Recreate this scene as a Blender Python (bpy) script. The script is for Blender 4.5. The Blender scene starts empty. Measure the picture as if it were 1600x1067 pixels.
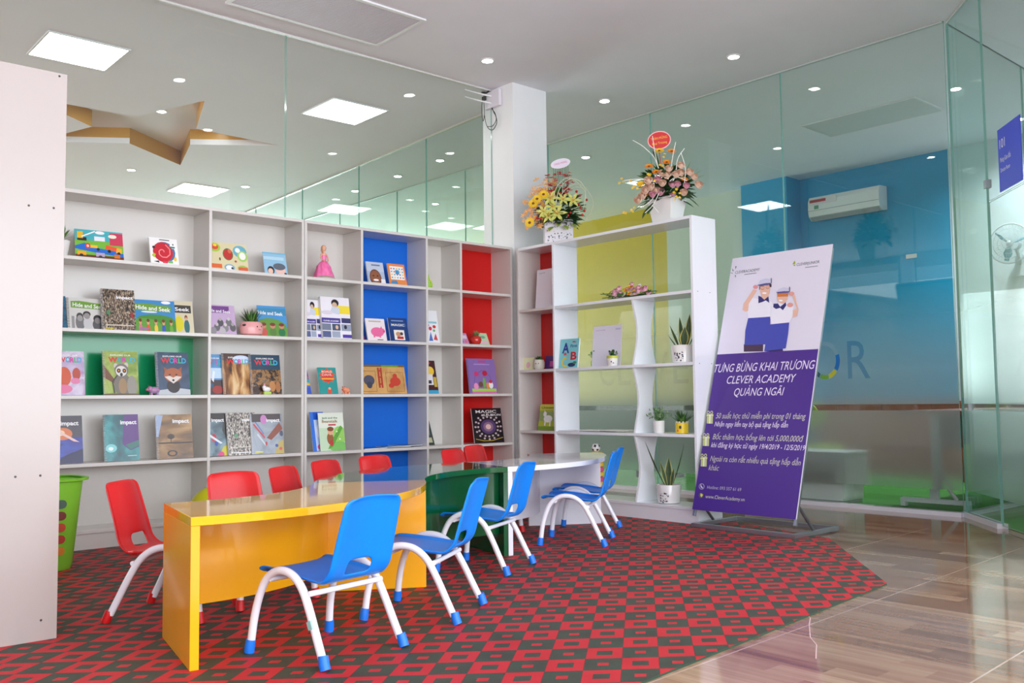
import bpy, bmesh, math, random
from mathutils import Vector, Matrix, Euler
R = math.radians
rnd = random.Random(7)
S = bpy.context.scene
col = S.collection

# ------------------------------------------------------------------ camera
H = 0.88                      # eye height in metres
CF, CYAW, CPIT, CROL = 1459.66, 0.849127, 0.0638818, -0.0116008
_F = Vector((math.cos(CYAW)*math.cos(CPIT), math.sin(CYAW)*math.cos(CPIT), math.sin(CPIT)))
_R0 = Vector((math.sin(CYAW), -math.cos(CYAW), 0.0))
_U0 = _R0.cross(_F)
_R = _R0*math.cos(CROL) + _U0*math.sin(CROL)
_U = -_R0*math.sin(CROL) + _U0*math.cos(CROL)
cam_d = bpy.data.cameras.new('camera')
cam = bpy.data.objects.new('camera', cam_d)
col.objects.link(cam)
cam_d.sensor_width = 36.0
cam_d.lens = CF/1600*36.0
cam_d.clip_start = 0.05
cam_d.clip_end = 200
cam.matrix_world = Matrix(((_R.x, _U.x, -_F.x, 0), (_R.y, _U.y, -_F.y, 0), (_R.z, _U.z, -_F.z, H), (0, 0, 0, 1)))
S.camera = cam

# ------------------------------------------------------------------ world, daylight, fill lamps, exposure
S.view_settings.view_transform = 'Standard'
S.view_settings.look = 'None'
S.view_settings.gamma = 1.0
S.view_settings.use_curve_mapping = False
S.view_settings.exposure = 0.0
S.cycles.max_bounces = 12
S.cycles.diffuse_bounces = 5
S.cycles.glossy_bounces = 5
S.cycles.transmission_bounces = 8
S.cycles.transparent_max_bounces = 32
S.cycles.sample_clamp_indirect = 6.0
S.cycles.caustics_reflective = False
S.cycles.caustics_refractive = False
W = bpy.data.worlds.new('daylight')
S.world = W
W.use_nodes = True
W.node_tree.nodes['Background'].inputs[0].default_value = (0.85, 0.93, 1.0, 1)
W.node_tree.nodes['Background'].inputs[1].default_value = 1.6

def area_light(name, loc, rot, sx, sy, power, color=(1, 1, 1)):
    d = bpy.data.lights.new(name, 'AREA')
    d.shape = 'RECTANGLE'; d.size = sx; d.size_y = sy; d.energy = power; d.color = color
    o = bpy.data.objects.new(name, d); col.objects.link(o)
    o.location = loc; o.rotation_euler = rot
    return o
# daylight entering through the shop front windows behind the photographer (bounced up from the bright pavement too)
# the other three are added fill lamps for the rooms behind the glass
area_light('daylight_front', (2.5, -3.3, 1.8), (R(-107), 0, R(180)), 12.0, 3.0, 740, (0.87, 0.92, 1.0))
area_light('fill_side', (-3.85, 12.0, 1.9), (R(112), 0, R(-90)), 9.0, 2.8, 185, (1.0, 0.98, 0.94))  # added lamp out of view, brightens the left back room
area_light('fill_back', (8.8, 17.6, 1.9), (R(96), 0, R(180)), 3.0, 2.8, 800, (0.84, 0.93, 1.0))  # added lamp before the solid far wall, lights the blue and yellow room
area_light('fill_office', (10.68, 2.1, 1.8), (R(100), 0, R(90)), 1.2, 1.8, 26, (0.90, 0.96, 1.0))  # added lamp outside the frame, lifts the light in room 101

# ------------------------------------------------------------------ helpers
def lin(c):
    out = []
    for v in c[:3]:
        v = v/255.0
        out.append(v/12.92 if v <= 0.04045 else ((v+0.055)/1.055)**2.4)
    return tuple(out)+(1.0,)
_mc = {}
def M(c, rough=0.45, metal=0.0, coat=0.0, spec=0.5):
    k = (tuple(c), rough, metal, coat, spec)
    if k in _mc: return _mc[k]
    m = bpy.data.materials.new('paint_%02x%02x%02x' % tuple(int(v) for v in c[:3])); m.use_nodes = True
    b = m.node_tree.nodes['Principled BSDF']
    b.inputs['Base Color'].default_value = lin(c)
    b.inputs['Roughness'].default_value = rough
    b.inputs['Metallic'].default_value = metal
    b.inputs['Coat Weight'].default_value = coat
    b.inputs['Specular IOR Level'].default_value = spec
    _mc[k] = m
    return m
def emis(name, c, s):
    m = bpy.data.materials.new(name); m.use_nodes = True
    nt = m.node_tree; nt.nodes.clear()
    e = nt.nodes.new('ShaderNodeEmission'); e.inputs[0].default_value = c+(1,); e.inputs[1].default_value = s
    o = nt.nodes.new('ShaderNodeOutputMaterial'); nt.links.new(e.outputs[0], o.inputs[0])
    return m
class NT:
    """small node tree helper"""
    def __init__(s, name):
        s.m = bpy.data.materials.new(name); s.m.use_nodes = True
        s.t = s.m.node_tree; s.b = s.t.nodes['Principled BSDF']; s.o = s.t.nodes['Material Output']
    def n(s, typ, **kw):
        x = s.t.nodes.new(typ)
        for k, v in kw.items(): setattr(x, k, v)
        return x
    def l(s, a, b): s.t.links.new(a, b)
    def math(s, op, a, b=None, c=None, clamp=False):
        x = s.t.nodes.new('ShaderNodeMath'); x.operation = op; x.use_clamp = clamp
        for i, v in enumerate((a, b, c)):
            if v is None: continue
            if isinstance(v, (int, float)): x.inputs[i].default_value = v
            else: s.l(v, x.inputs[i])
        return x.outputs[0]
    def mix(s, f, a, b):
        x = s.t.nodes.new('ShaderNodeMix'); x.data_type = 'RGBA'
        for i, v in ((0, f), (6, a), (7, b)):
            if isinstance(v, (int, float)): x.inputs[i].default_value = v
            elif isinstance(v, tuple): x.inputs[i].default_value = v
            else: s.l(v, x.inputs[i])
        return x.outputs[2]

class MB:
    """collects polygons with material slots, builds ONE mesh object"""
    def __init__(s): s.v = []; s.f = []; s.mi = []; s.mats = []
    def _m(s, m):
        if m not in s.mats: s.mats.append(m)
        return s.mats.index(m)
    def add(s, vs, fs, m, mt=None):
        n = len(s.v); i = s._m(m)
        s.v.extend([tuple(mt @ Vector(v)) if mt else tuple(v) for v in vs])
        for f in fs: s.f.append(tuple(n+k for k in f)); s.mi.append(i)
        return s
    def box(s, a, b, m, mt=None):
        (x0, y0, z0), (x1, y1, z1) = a, b
        vs = [(x0, y0, z0), (x1, y0, z0), (x1, y1, z0), (x0, y1, z0), (x0, y0, z1), (x1, y0, z1), (x1, y1, z1), (x0, y1, z1)]
        return s.add(vs, [(0, 3, 2, 1), (4, 5, 6, 7), (0, 1, 5, 4), (1, 2, 6, 5), (2, 3, 7, 6), (3, 0, 4, 7)], m, mt)
    def cbox(s, c, d, m, mt=None):
        return s.box([c[i]-d[i]/2 for i in range(3)], [c[i]+d[i]/2 for i in range(3)], m, mt)
    def prism(s, pts, z0, z1, m, mt=None, side=None):
        n = len(pts)
        vs = [(x, y, z0) for x, y in pts]+[(x, y, z1) for x, y in pts]
        s.add(vs, [tuple(range(n-1, -1, -1)), tuple(range(n, 2*n))], m, mt)
        k = len(s.v)-2*n; i = s._m(side or m)
        for j in range(n):
            s.f.append((k+j, k+(j+1) % n, k+n+(j+1) % n, k+n+j)); s.mi.append(i)
        return s
    def flat(s, pts, m, mt=None): return s.add(pts, [tuple(range(len(pts)))], m, mt)
    def lathe(s, prof, m, n=24, mt=None, mats=None):
        vs = []; fs = []
        for r, z in prof:
            for k in range(n):
                a = 2*math.pi*k/n; vs.append((r*math.cos(a), r*math.sin(a), z))
        base = len(s.v)
        s.v.extend([tuple(mt @ Vector(v)) if mt else v for v in vs])
        for j in range(len(prof)-1):
            i = s._m(mats[j] if mats else m)
            for k in range(n):
                s.f.append((base+j*n+k, base+j*n+(k+1) % n, base+(j+1)*n+(k+1) % n, base+(j+1)*n+k)); s.mi.append(i)
        if prof[0][0] > 1e-5: s.f.append(tuple(base+k for k in range(n-1, -1, -1))); s.mi.append(s._m(m))
        if prof[-1][0] > 1e-5: s.f.append(tuple(base+(len(prof)-1)*n+k for k in range(n))); s.mi.append(s._m(m))
        return s
    def ball(s, c, r, m, n=14, mt=None):
        r = (r, r, r) if isinstance(r, (int, float)) else r
        T = Matrix.Translation(c) @ Matrix.Diagonal((r[0], r[1], r[2], 1))
        if mt: T = mt @ T
        h = max(4, n//2)
        return s.lathe([(max(1e-6, math.sin(math.pi*j/h)), -math.cos(math.pi*j/h)) for j in range(h+1)], m, n, T)
    def tube(s, pts, r, m, n=10, closed=False, mt=None):
        P_ = [Vector(p) for p in pts]; N = len(P_); rr = r if isinstance(r, (list, tuple)) else [r]*N
        up = None; vs = []
        for i in range(N):
            a = P_[i-1] if (i > 0 or closed) else P_[0]; b = P_[(i+1) % N] if (i < N-1 or closed) else P_[-1]
            t = (b-a); t = t.normalized() if t.length > 1e-9 else Vector((0, 0, 1))
            if up is None:
                up = t.orthogonal().normalized()
            up = (up - t*up.dot(t)); up = up.normalized() if up.length > 1e-6 else t.orthogonal().normalized()
            w = t.cross(up)
            for k in range(n):
                an = 2*math.pi*k/n
                vs.append(tuple(P_[i]+(up*math.cos(an)+w*math.sin(an))*rr[i]))
        fs = []
        for i in range(N if closed else N-1):
            j = (i+1) % N
            for k in range(n): fs.append((i*n+k, i*n+(k+1) % n, j*n+(k+1) % n, j*n+k))
        if not closed: fs += [tuple(range(n-1, -1, -1)), tuple((N-1)*n+k for k in range(n))]
        return s.add(vs, fs, m, mt)
    def build(s, name, parent=None, smooth=None, bevel=0, loc=None, kind=None, label=None, rot=None):
        me = bpy.data.meshes.new(name); me.from_pydata(s.v, [], s.f)
        for m in s.mats: me.materials.append(m)
        me.polygons.foreach_set('material_index', s.mi)
        if smooth is not None:
            me.polygons.foreach_set('use_smooth', [True]*len(me.polygons))
            me.update()
            me.set_sharp_from_angle(angle=R(smooth))
        me.update()
        o = bpy.data.objects.new(name, me); col.objects.link(o)
        if parent: o.parent = parent
        if loc: o.location = loc
        if rot: o.rotation_euler = rot
        if bevel:
            b = o.modifiers.new('bevel', 'BEVEL'); b.width = bevel; b.segments = 2; b.limit_method = 'ANGLE'; b.angle_limit = R(40)
        if kind: o['kind'] = kind
        if label: o['label'] = label
        return o
def thing(name, label, cat, loc=(0, 0, 0), rz=0, group=None):
    o = bpy.data.objects.new(name, None); col.objects.link(o); o.empty_display_size = 0.1
    o.location = loc; o.rotation_euler = (0, 0, rz)
    o['label'] = label; o['category'] = cat
    if group: o['group'] = group
    return o
def tag(o, label, cat, group=None, kind=None):
    o['label'] = label; o['category'] = cat
    if group: o['group'] = group
    if kind: o['kind'] = kind
    return o
def dup(src, parent=None):
    c = src.copy(); col.objects.link(c)
    if parent: c.parent = parent
    for ch in list(src.children): dup(ch, c)
    return c
def ray(x, y): return _F*CF + _R*(x-800) - _U*(y-533.5)
def at_z(x, y, z): d = ray(x, y); return Vector((0, 0, H)) + d*((z-H)/d.z)
def at_x(x, y, X): d = ray(x, y); return Vector((0, 0, H)) + d*(X/d.x)
def at_y(x, y, Y): d = ray(x, y); return Vector((0, 0, H)) + d*(Y/d.y)
_depsg = None
def text_mesh(body, name, m, parent, w, h, extrude=0.0006, align='LEFT', shear=0.0, bold=0.0, mt=None, label=None):
    """flat lettering fitted in a box w wide and h high (h = height of a capital), lying in local XY, origin bottom left"""
    plain = body
    for q, r_ in zip('ƠờớợởỡơỜỚỢ', 'OòóọỏõoÒÓỌ'): plain = plain.replace(q, r_)
    c = bpy.data.curves.new(name, 'FONT'); c.body = plain; c.extrude = 0; c.resolution_u = 3; c.shear = shear; c.offset = bold
    o = bpy.data.objects.new(name, c); col.objects.link(o)
    me = bpy.data.meshes.new_from_object(o)
    horns = []
    for i, ch in enumerate(body):          # the horn of the hooked O is drawn by hand
        if plain[i] != ch:
            c.body = plain[:i+1]; m_ = bpy.data.meshes.new_from_object(o); xe = max(v.co.x for v in m_.vertices); bpy.data.meshes.remove(m_)
            horns.append((xe-(0.05 if ch.isupper() else 0.03), 0.64 if ch.isupper() else 0.46))
    col.objects.unlink(o); bpy.data.objects.remove(o)
    if horns:
        bm_ = bmesh.new(); bm_.from_mesh(me)
        for hx, hy in horns:
            P4 = [(hx-.03, hy-.06), (hx+.05, hy-.03), (hx+.085, hy+.02), (hx+.09, hy+.10), (hx+.035, hy+.10), (hx+.035, hy+.03), (hx-.03, hy-.005)]
            P4 = [(a_+shear*b_, b_) for a_, b_ in P4]
            bm_.faces.new([bm_.verts.new((a_, b_, 0)) for a_, b_ in P4])
        bm_.to_mesh(me); bm_.free()
    xs = [v.co.x for v in me.vertices]
    if not xs: return None
    x0, x1 = min(xs), max(xs); sx = w/(x1-x0); sy = h/0.70
    for v in me.vertices:
        p = Vector(((v.co.x-x0)*sx, v.co.y*sy, 0))
        v.co = mt @ p if mt else p
    me.materials.clear(); me.materials.append(m); me.name = name
    o = bpy.data.objects.new(name, me); col.objects.link(o)
    if parent: o.parent = parent
    if label: o['label'] = label
    return o

# ------------------------------------------------------------------ shared materials
def noise_bump(nt, scale, strength, dist=0.01):
    tc = nt.n('ShaderNodeTexCoord'); nz = nt.n('ShaderNodeTexNoise'); nz.inputs['Scale'].default_value = scale
    nt.l(tc.outputs['Object'], nz.inputs['Vector'])
    bp = nt.n('ShaderNodeBump'); bp.inputs['Strength'].default_value = strength; bp.inputs['Distance'].default_value = dist
    nt.l(nz.outputs['Fac'], bp.inputs['Height']); nt.l(bp.outputs[0], nt.b.inputs['Normal'])
def painted(name, c, rough, var=0.03, scale=3.0, coat=0.0):
    t = NT(name); tc = t.n('ShaderNodeTexCoord'); nz = t.n('ShaderNodeTexNoise'); nz.inputs['Scale'].default_value = scale
    t.l(tc.outputs['Object'], nz.inputs['Vector'])
    a = lin(c); lo = tuple(v*(1-var) for v in a[:3])+(1,); hi = tuple(min(1, v*(1+var)) for v in a[:3])+(1,)
    t.l(t.mix(nz.outputs['Fac'], lo, hi), t.b.inputs['Base Color'])
    t.b.inputs['Roughness'].default_value = rough; t.b.inputs['Coat Weight'].default_value = coat
    return t.m
WALL_W = painted('white_plaster', (236, 236, 236), 0.75)
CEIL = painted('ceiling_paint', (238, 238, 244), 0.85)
MELA = painted('white_melamine', (215, 211, 205), 0.28, 0.015)
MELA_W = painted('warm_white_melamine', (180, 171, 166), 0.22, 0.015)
WHITE_G = painted('white_gloss_laminate', (236, 238, 242), 0.10, 0.01, coat=0.3)
YELLOW_G = painted('yellow_gloss_laminate', (250, 186, 10), 0.08, 0.05, coat=0.5)
GREEN_G = painted('green_gloss_laminate', (8, 92, 48), 0.07, 0.04, coat=0.5)
B_BLUE = painted('blue_board', (0, 106, 214), 0.35, 0.02)
B_RED = painted('red_board', (206, 18, 14), 0.35, 0.02)
B_GREEN = painted('green_board', (24, 150, 96), 0.16, 0.02)
TUBE_W = M((236, 236, 242), 0.25, coat=0.3)
STEEL = M((170, 174, 182), 0.3, metal=0.9)
CHROME = M((200, 200, 205), 0.15, metal=1.0)
BLACK = M((20, 20, 22), 0.45)
WHITE = M((245, 245, 245), 0.4)
PAPER = M((240, 240, 238), 0.6)

def glass_mat(name, tint, refl=1.0):
    t = NT(name); t.t.nodes.remove(t.b)
    tr = t.n('ShaderNodeBsdfTransparent'); tr.inputs[0].default_value = tint+(1,)
    gl = t.n('ShaderNodeBsdfGlossy'); gl.inputs['Roughness'].default_value = 0.0; gl.inputs[0].default_value = (1, 1, 1, 1)
    lw = t.n('ShaderNodeLayerWeight'); lw.inputs[0].default_value = 0.5
    f = t.math('ADD', t.math('MULTIPLY', t.math('POWER', lw.outputs['Facing'], 5.0), 0.6*refl), 0.038*refl, clamp=True)
    mx = t.n('ShaderNodeMixShader'); t.l(f, mx.inputs[0]); t.l(tr.outputs[0], mx.inputs[1]); t.l(gl.outputs[0], mx.inputs[2])
    t.l(mx.outputs[0], t.o.inputs[0])
    return t.m
GLASS = glass_mat('clear_green_glass', (0.925, 0.955, 0.945), 0.8)
GLASS_T = glass_mat('teal_glass', (0.86, 0.95, 0.935))
GLASS_EDGE = M((140, 196, 184), 0.12, coat=0.5)
EDGE_L = M((176, 214, 206), 0.12, coat=0.5)
def film_mat():
    t = NT('frosted_film'); t.t.nodes.remove(t.b)
    g = t.n('ShaderNodeNewGeometry'); sx = t.n('ShaderNodeSeparateXYZ'); t.l(g.outputs['Position'], sx.inputs[0])
    fac = t.math('DIVIDE', t.math('SUBTRACT', 1.72, sx.outputs['Z']), 0.62, clamp=True)
    fac = t.math('MULTIPLY', t.math('POWER', fac, 1.2), 0.97)
    tr = t.n('ShaderNodeBsdfTransparent')
    rf = t.n('ShaderNodeBsdfRefraction'); rf.inputs['Roughness'].default_value = 0.42; rf.inputs['IOR'].default_value = 1.12
    rf.inputs[0].default_value = (0.93, 0.96, 0.95, 1)
    tl = t.n('ShaderNodeBsdfTranslucent'); tl.inputs[0].default_value = (0.72, 0.76, 0.74, 1)
    df = t.n('ShaderNodeBsdfDiffuse'); df.inputs[0].default_value = (0.62, 0.67, 0.65, 1)
    a = t.n('ShaderNodeMixShader'); a.inputs[0].default_value = 0.35; t.l(tl.outputs[0], a.inputs[1]); t.l(df.outputs[0], a.inputs[2])
    b = t.n('ShaderNodeMixShader'); b.inputs[0].default_value = 0.34; t.l(rf.outputs[0], b.inputs[1]); t.l(a.outputs[0], b.inputs[2])
    c = t.n('ShaderNodeMixShader'); t.l(fac, c.inputs[0]); t.l(tr.outputs[0], c.inputs[1]); t.l(b.outputs[0], c.inputs[2])
    t.l(c.outputs[0], t.o.inputs[0])
    return t.m
FILM = film_mat()
# ------------------------------------------------------------------ floor materials
def wood_floor():
    t = NT('wood_look_tile'); tc = t.n('ShaderNodeTexCoord'); sp = t.n('ShaderNodeSeparateXYZ'); t.l(tc.outputs['Object'], sp.inputs[0])
    x, y = sp.outputs['X'], sp.outputs['Y']
    row = t.math('FLOOR', t.math('DIVIDE', x, 0.098))
    off = t.math('MULTIPLY', t.math('FRACT', t.math('MULTIPLY', t.math('SINE', t.math('MULTIPLY', row, 12.9)), 437.5)), 0.62)
    cell = t.math('FLOOR', t.math('DIVIDE', t.math('ADD', y, off), 0.62))
    cb = t.n('ShaderNodeCombineXYZ'); t.l(row, cb.inputs[0]); t.l(cell, cb.inputs[1])
    wn = t.n('ShaderNodeTexWhiteNoise'); wn.noise_dimensions = '2D'; t.l(cb.outputs[0], wn.inputs['Vector'])
    mp = t.n('ShaderNodeCombineXYZ')
    t.l(t.math('MULTIPLY', x, 26.0), mp.inputs[0])
    t.l(t.math('ADD', t.math('MULTIPLY', y, 1.6), t.math('MULTIPLY', wn.outputs['Value'], 30.0)), mp.inputs[1])
    nz = t.n('ShaderNodeTexNoise'); nz.inputs['Scale'].default_value = 1.0; nz.inputs['Detail'].default_value = 5.0; nz.inputs['Roughness'].default_value = 0.55
    t.l(mp.outputs[0], nz.inputs['Vector'])
    v = t.math('ADD', t.math('MULTIPLY', wn.outputs['Value'], 0.45), t.math('MULTIPLY', nz.outputs['Fac'], 0.75))
    cr = t.n('ShaderNodeValToRGB'); el = cr.color_ramp.elements
    el[0].position = 0.25; el[0].color = lin((112, 76, 58)); el[1].position = 0.95; el[1].color = lin((200, 168, 138))
    e = el.new(0.55); e.color = lin((160, 120, 95)); e = el.new(0.75); e.color = lin((178, 142, 114))
    t.l(v, cr.inputs[0])
    fy = t.math('ABSOLUTE', t.math('SUBTRACT', t.math('FRACT', t.math('DIVIDE', t.math('ADD', t.math('ADD', y, t.math('MULTIPLY', x, -0.06)), 4.30), 0.72)), 0.5))
    jt = t.math('LESS_THAN', fy, 0.0045)
    t.l(t.mix(jt, cr.outputs[0], lin((206, 176, 160))), t.b.inputs['Base Color'])
    t.b.inputs['Roughness'].default_value = 0.10; t.b.inputs['Specular IOR Level'].default_value = 0.6
    t.b.inputs['Coat Weight'].default_value = 0.35; t.b.inputs['Coat Roughness'].default_value = 0.03
    return t.m
def rug_mat():
    t = NT('patterned_carpet'); tc = t.n('ShaderNodeTexCoord'); sp = t.n('ShaderNodeSeparateXYZ'); t.l(tc.outputs['Object'], sp.inputs[0])
    a = Vector((0.0985, -0.0775)); b = Vector((0.104, 0.090))      # one cell along each axis of the weave
    det = a.x*b.y-a.y*b.x; ox, oy = 3.016, 2.308
    X = t.math('SUBTRACT', sp.outputs['X'], ox); Y = t.math('SUBTRACT', sp.outputs['Y'], oy)
    u = t.math('ADD', t.math('ADD', t.math('MULTIPLY', X, b.y/det), t.math('MULTIPLY', Y, -b.x/det)), 40.5)
    v = t.math('ADD', t.math('ADD', t.math('MULTIPLY', X, -a.y/det), t.math('MULTIPLY', Y, a.x/det)), 40.5)
    par = t.math('MODULO', t.math('ADD', t.math('FLOOR', u), t.math('FLOOR', v)), 2.0)     # 0 red cell, 1 dark cell
    du = t.math('ABSOLUTE', t.math('SUBTRACT', t.math('FRACT', u), 0.5)); dv = t.math('ABSOLUTE', t.math('SUBTRACT', t.math('FRACT', v), 0.5))
    big = t.math('MULTIPLY', t.math('LESS_THAN', du, 0.22), t.math('LESS_THAN', dv, 0.20))
    sml = t.math('MULTIPLY', t.math('LESS_THAN', du, 0.15), t.math('LESS_THAN', dv, 0.12))
    red = t.math('ADD', t.math('MULTIPLY', t.math('SUBTRACT', 1.0, par), t.math('SUBTRACT', 1.0, big)), t.math('MULTIPLY', par, sml), clamp=True)
    line = t.math('GREATER_THAN', t.math('MAXIMUM', du, dv), 0.488)
    nz = t.n('ShaderNodeTexNoise'); nz.inputs['Scale'].default_value = 9.0; nz.inputs['Detail'].default_value = 3
    t.l(tc.outputs['Object'], nz.inputs['Vector'])
    dark = t.mix(nz.outputs['Fac'], lin((62, 50, 46)), lin((62, 84, 66)))
    rc = t.mix(nz.outputs['Fac'], lin((186, 26, 34)), lin((206, 40, 52)))
    c = t.mix(red, dark, rc); c = t.mix(t.math('MULTIPLY', line, 0.5), c, lin((96, 20, 24)))
    t.l(c, t.b.inputs['Base Color']); t.b.inputs['Roughness'].default_value = 0.62; t.b.inputs['Specular IOR Level'].default_value = 0.45
    f = t.n('ShaderNodeTexNoise'); f.inputs['Scale'].default_value = 420; t.l(tc.outputs['Object'], f.inputs['Vector'])
    bp = t.n('ShaderNodeBump'); bp.inputs['Strength'].default_value = 0.35; bp.inputs['Distance'].default_value = 0.004
    t.l(f.outputs['Fac'], bp.inputs['Height']); t.l(bp.outputs[0], t.b.inputs['Normal'])
    return t.m
def turf_mat():
    t = NT('green_turf'); tc = t.n('ShaderNodeTexCoord'); nz = t.n('ShaderNodeTexNoise'); nz.inputs['Scale'].default_value = 60; nz.inputs['Detail'].default_value = 6
    t.l(tc.outputs['Object'], nz.inputs['Vector'])
    t.l(t.mix(nz.outputs['Fac'], lin((24, 96, 34)), lin((84, 160, 56))), t.b.inputs['Base Color']); t.b.inputs['Roughness'].default_value = 0.9
    return t.m
WOOD = wood_floor(); RUG = rug_mat(); TURF = turf_mat()
ZC = 3.70
XG = 7.0          # right glass wall
YG = 6.36         # left glass wall behind the shelving

def struct(mb, name, **kw): return mb.build(name, kind='structure', **kw)
struct(MB().box((-4, -4, -0.08), (XG+0.04, 18, 0), WOOD), 'floor')
# the doorway room's turf stops at the slanted glass
b = MB(); b.prism([(7.04, 3.04), (10.38, 3.04), (10.38, 17.9), (7.04, 17.9)], 0.0005, 0.006, TURF)
tag(b.build('artificial_turf'), 'green artificial turf covering the floor behind the long glass wall', 'turf')
b = MB(); b.prism([(7.08, 2.96), (5.32, 1.41), (10.7, 1.41), (10.7, 2.96)], 0.0005, 0.006, TURF)
tag(b.build('artificial_turf'), 'green artificial turf inside the glass door marked 101', 'turf')
struct(MB().box((XG+0.04, 1.3, -0.08), (10.9, 18, 0), WALL_W), 'floor.001')
# rug
rug = MB().prism([(-3.9, 1.40), (2.22, 1.960), (4.250, 2.185), (5.355, 3.12), (5.64, 4.07), (5.305, 4.078), (5.305, 6.052), (-3.9, 6.052)], 0.0, 0.007, RUG, side=M((40, 66, 48), 0.8))
tag(rug.build('rug'), 'red and dark green carpet woven with skewed squares', 'rug')
# pale crack line in the tiles
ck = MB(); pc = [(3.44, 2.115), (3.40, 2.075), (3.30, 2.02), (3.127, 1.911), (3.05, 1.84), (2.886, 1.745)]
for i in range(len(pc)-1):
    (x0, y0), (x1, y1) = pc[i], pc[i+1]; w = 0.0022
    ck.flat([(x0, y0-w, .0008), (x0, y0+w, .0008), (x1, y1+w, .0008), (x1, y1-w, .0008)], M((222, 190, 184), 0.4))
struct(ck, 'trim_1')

# ceiling: main slab with a star shaped recess over the left room
star_c = Vector((3.48, 9.606)); SR = 1.344; SDZ = 0.17
star = []
for k in range(10):
    r_ = SR if k % 2 == 0 else SR*0.40
    a_ = R(-89.0+36*k); star.append((star_c.x+r_*math.cos(a_), star_c.y+r_*math.sin(a_)))
import bmesh
bm = bmesh.new()
outer = [bm.verts.new((x, y, ZC)) for x, y in ((-4, YG+0.02), (18, YG+0.02), (18, 18), (-4, 18))]
inner = [bm.verts.new((x, y, ZC)) for x, y in star]
eds = [bm.edges.new((outer[i], outer[(i+1) % 4])) for i in range(4)]+[bm.edges.new((inner[i], inner[(i+1) % 10])) for i in range(10)]
bmesh.ops.triangle_fill(bm, use_beauty=True, edges=eds)
kill = []
def in_star(p):
    ins = False; n = len(star)
    for i in range(n):
        x0, y0 = star[i]; x1, y1 = star[(i+1) % n]
        if (y0 > p.y) != (y1 > p.y) and p.x < (x1-x0)*(p.y-y0)/(y1-y0)+x0: ins = not ins
    return ins
for f in bm.faces:
    if in_star(f.calc_center_median()): kill.append(f)
bmesh.ops.delete(bm, geom=kill, context='FACES_ONLY')
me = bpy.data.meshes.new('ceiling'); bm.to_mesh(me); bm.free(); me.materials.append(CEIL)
GOLD = painted('gold_paint', (206, 156, 70), 0.35, 0.06)
o = bpy.data.objects.new('ceiling', me); col.objects.link(o); o['kind'] = 'structure'
b = MB()
for i in range(10):
    (x0, y0), (x1, y1) = star[i], star[(i+1) % 10]
    zb = ZC
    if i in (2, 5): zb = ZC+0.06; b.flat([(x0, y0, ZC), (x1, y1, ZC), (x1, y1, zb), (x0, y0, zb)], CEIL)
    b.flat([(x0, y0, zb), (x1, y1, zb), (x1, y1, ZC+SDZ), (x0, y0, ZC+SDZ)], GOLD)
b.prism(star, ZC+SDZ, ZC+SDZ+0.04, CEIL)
struct(b, 'ceiling.001')
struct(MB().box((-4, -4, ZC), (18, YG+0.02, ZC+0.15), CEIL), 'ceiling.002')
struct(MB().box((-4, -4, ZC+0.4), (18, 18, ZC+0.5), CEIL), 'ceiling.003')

# outer shell
struct(MB().box((-4.1, -4, 0), (-4, 7.0, ZC), WALL_W).box((-4.1, 7.0, 0), (-4, 18, 0.4), WALL_W).box((-4.1, 7.0, 3.4), (-4, 18, ZC), WALL_W), 'wall_left')
struct(MB().box((-4, 18, 0), (18, 18.1, ZC), painted('olive_plaster', (196, 198, 176), 0.8)), 'wall_far')
bw = MB().box((-4, -3.6, 0), (12, -3.5, 0.35), WALL_W).box((-4, -3.6, 3.6), (12, -3.5, ZC), WALL_W)
for x in (-4, -1.4, 1.2, 3.8, 6.4, 9.0): bw.box((x, -3.6, 0.35), (x+0.12, -3.5, 3.6), M((120, 122, 126), 0.4))
struct(bw, 'wall_front')
# column where the two glass walls meet
struct(MB().box((5.38, 6.07, 0), (5.79, 6.48, ZC), painted('column_paint', (240, 240, 241), 0.5)), 'wall_column')
# room behind the right glass wall
BLUEW = painted('teal_blue_paint', (0, 158, 206), 0.55, 0.03); YELW = painted('mustard_paint', (204, 176, 24), 0.6, 0.03); PALEW = painted('pale_green_paint', (206, 212, 196), 0.7, 0.03)
PALEB = painted('pale_blue_paint', (214, 228, 234), 0.7, 0.02)
YB_ = 8.57
struct(MB().box((10.55, YB_, 0), (10.75, 13.2, ZC), YELW), 'wall_yellow')
struct(MB().box((10.55, 7.18, 0), (10.75, YB_, ZC), PALEW), 'wall_pale')
struct(MB().box((10.40, 6.50, 0), (10.75, 7.18, ZC), BLUEW), 'wall_pier')
struct(MB().box((10.72, 4.60, 0), (10.92, 6.50, ZC), BLUEW), 'wall_blue')
struct(MB().box((10.72, 1.30, 0), (10.92, 4.60, ZC), PALEB), 'wall_right')
struct(MB().box((10.55, 13.2, 0), (10.75, 18.0, ZC), PALEW), 'wall_pale.001')
struct(MB().box((5.2, 1.26, 0), (10.9, 1.38, ZC), WALL_W), 'wall_near')

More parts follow.
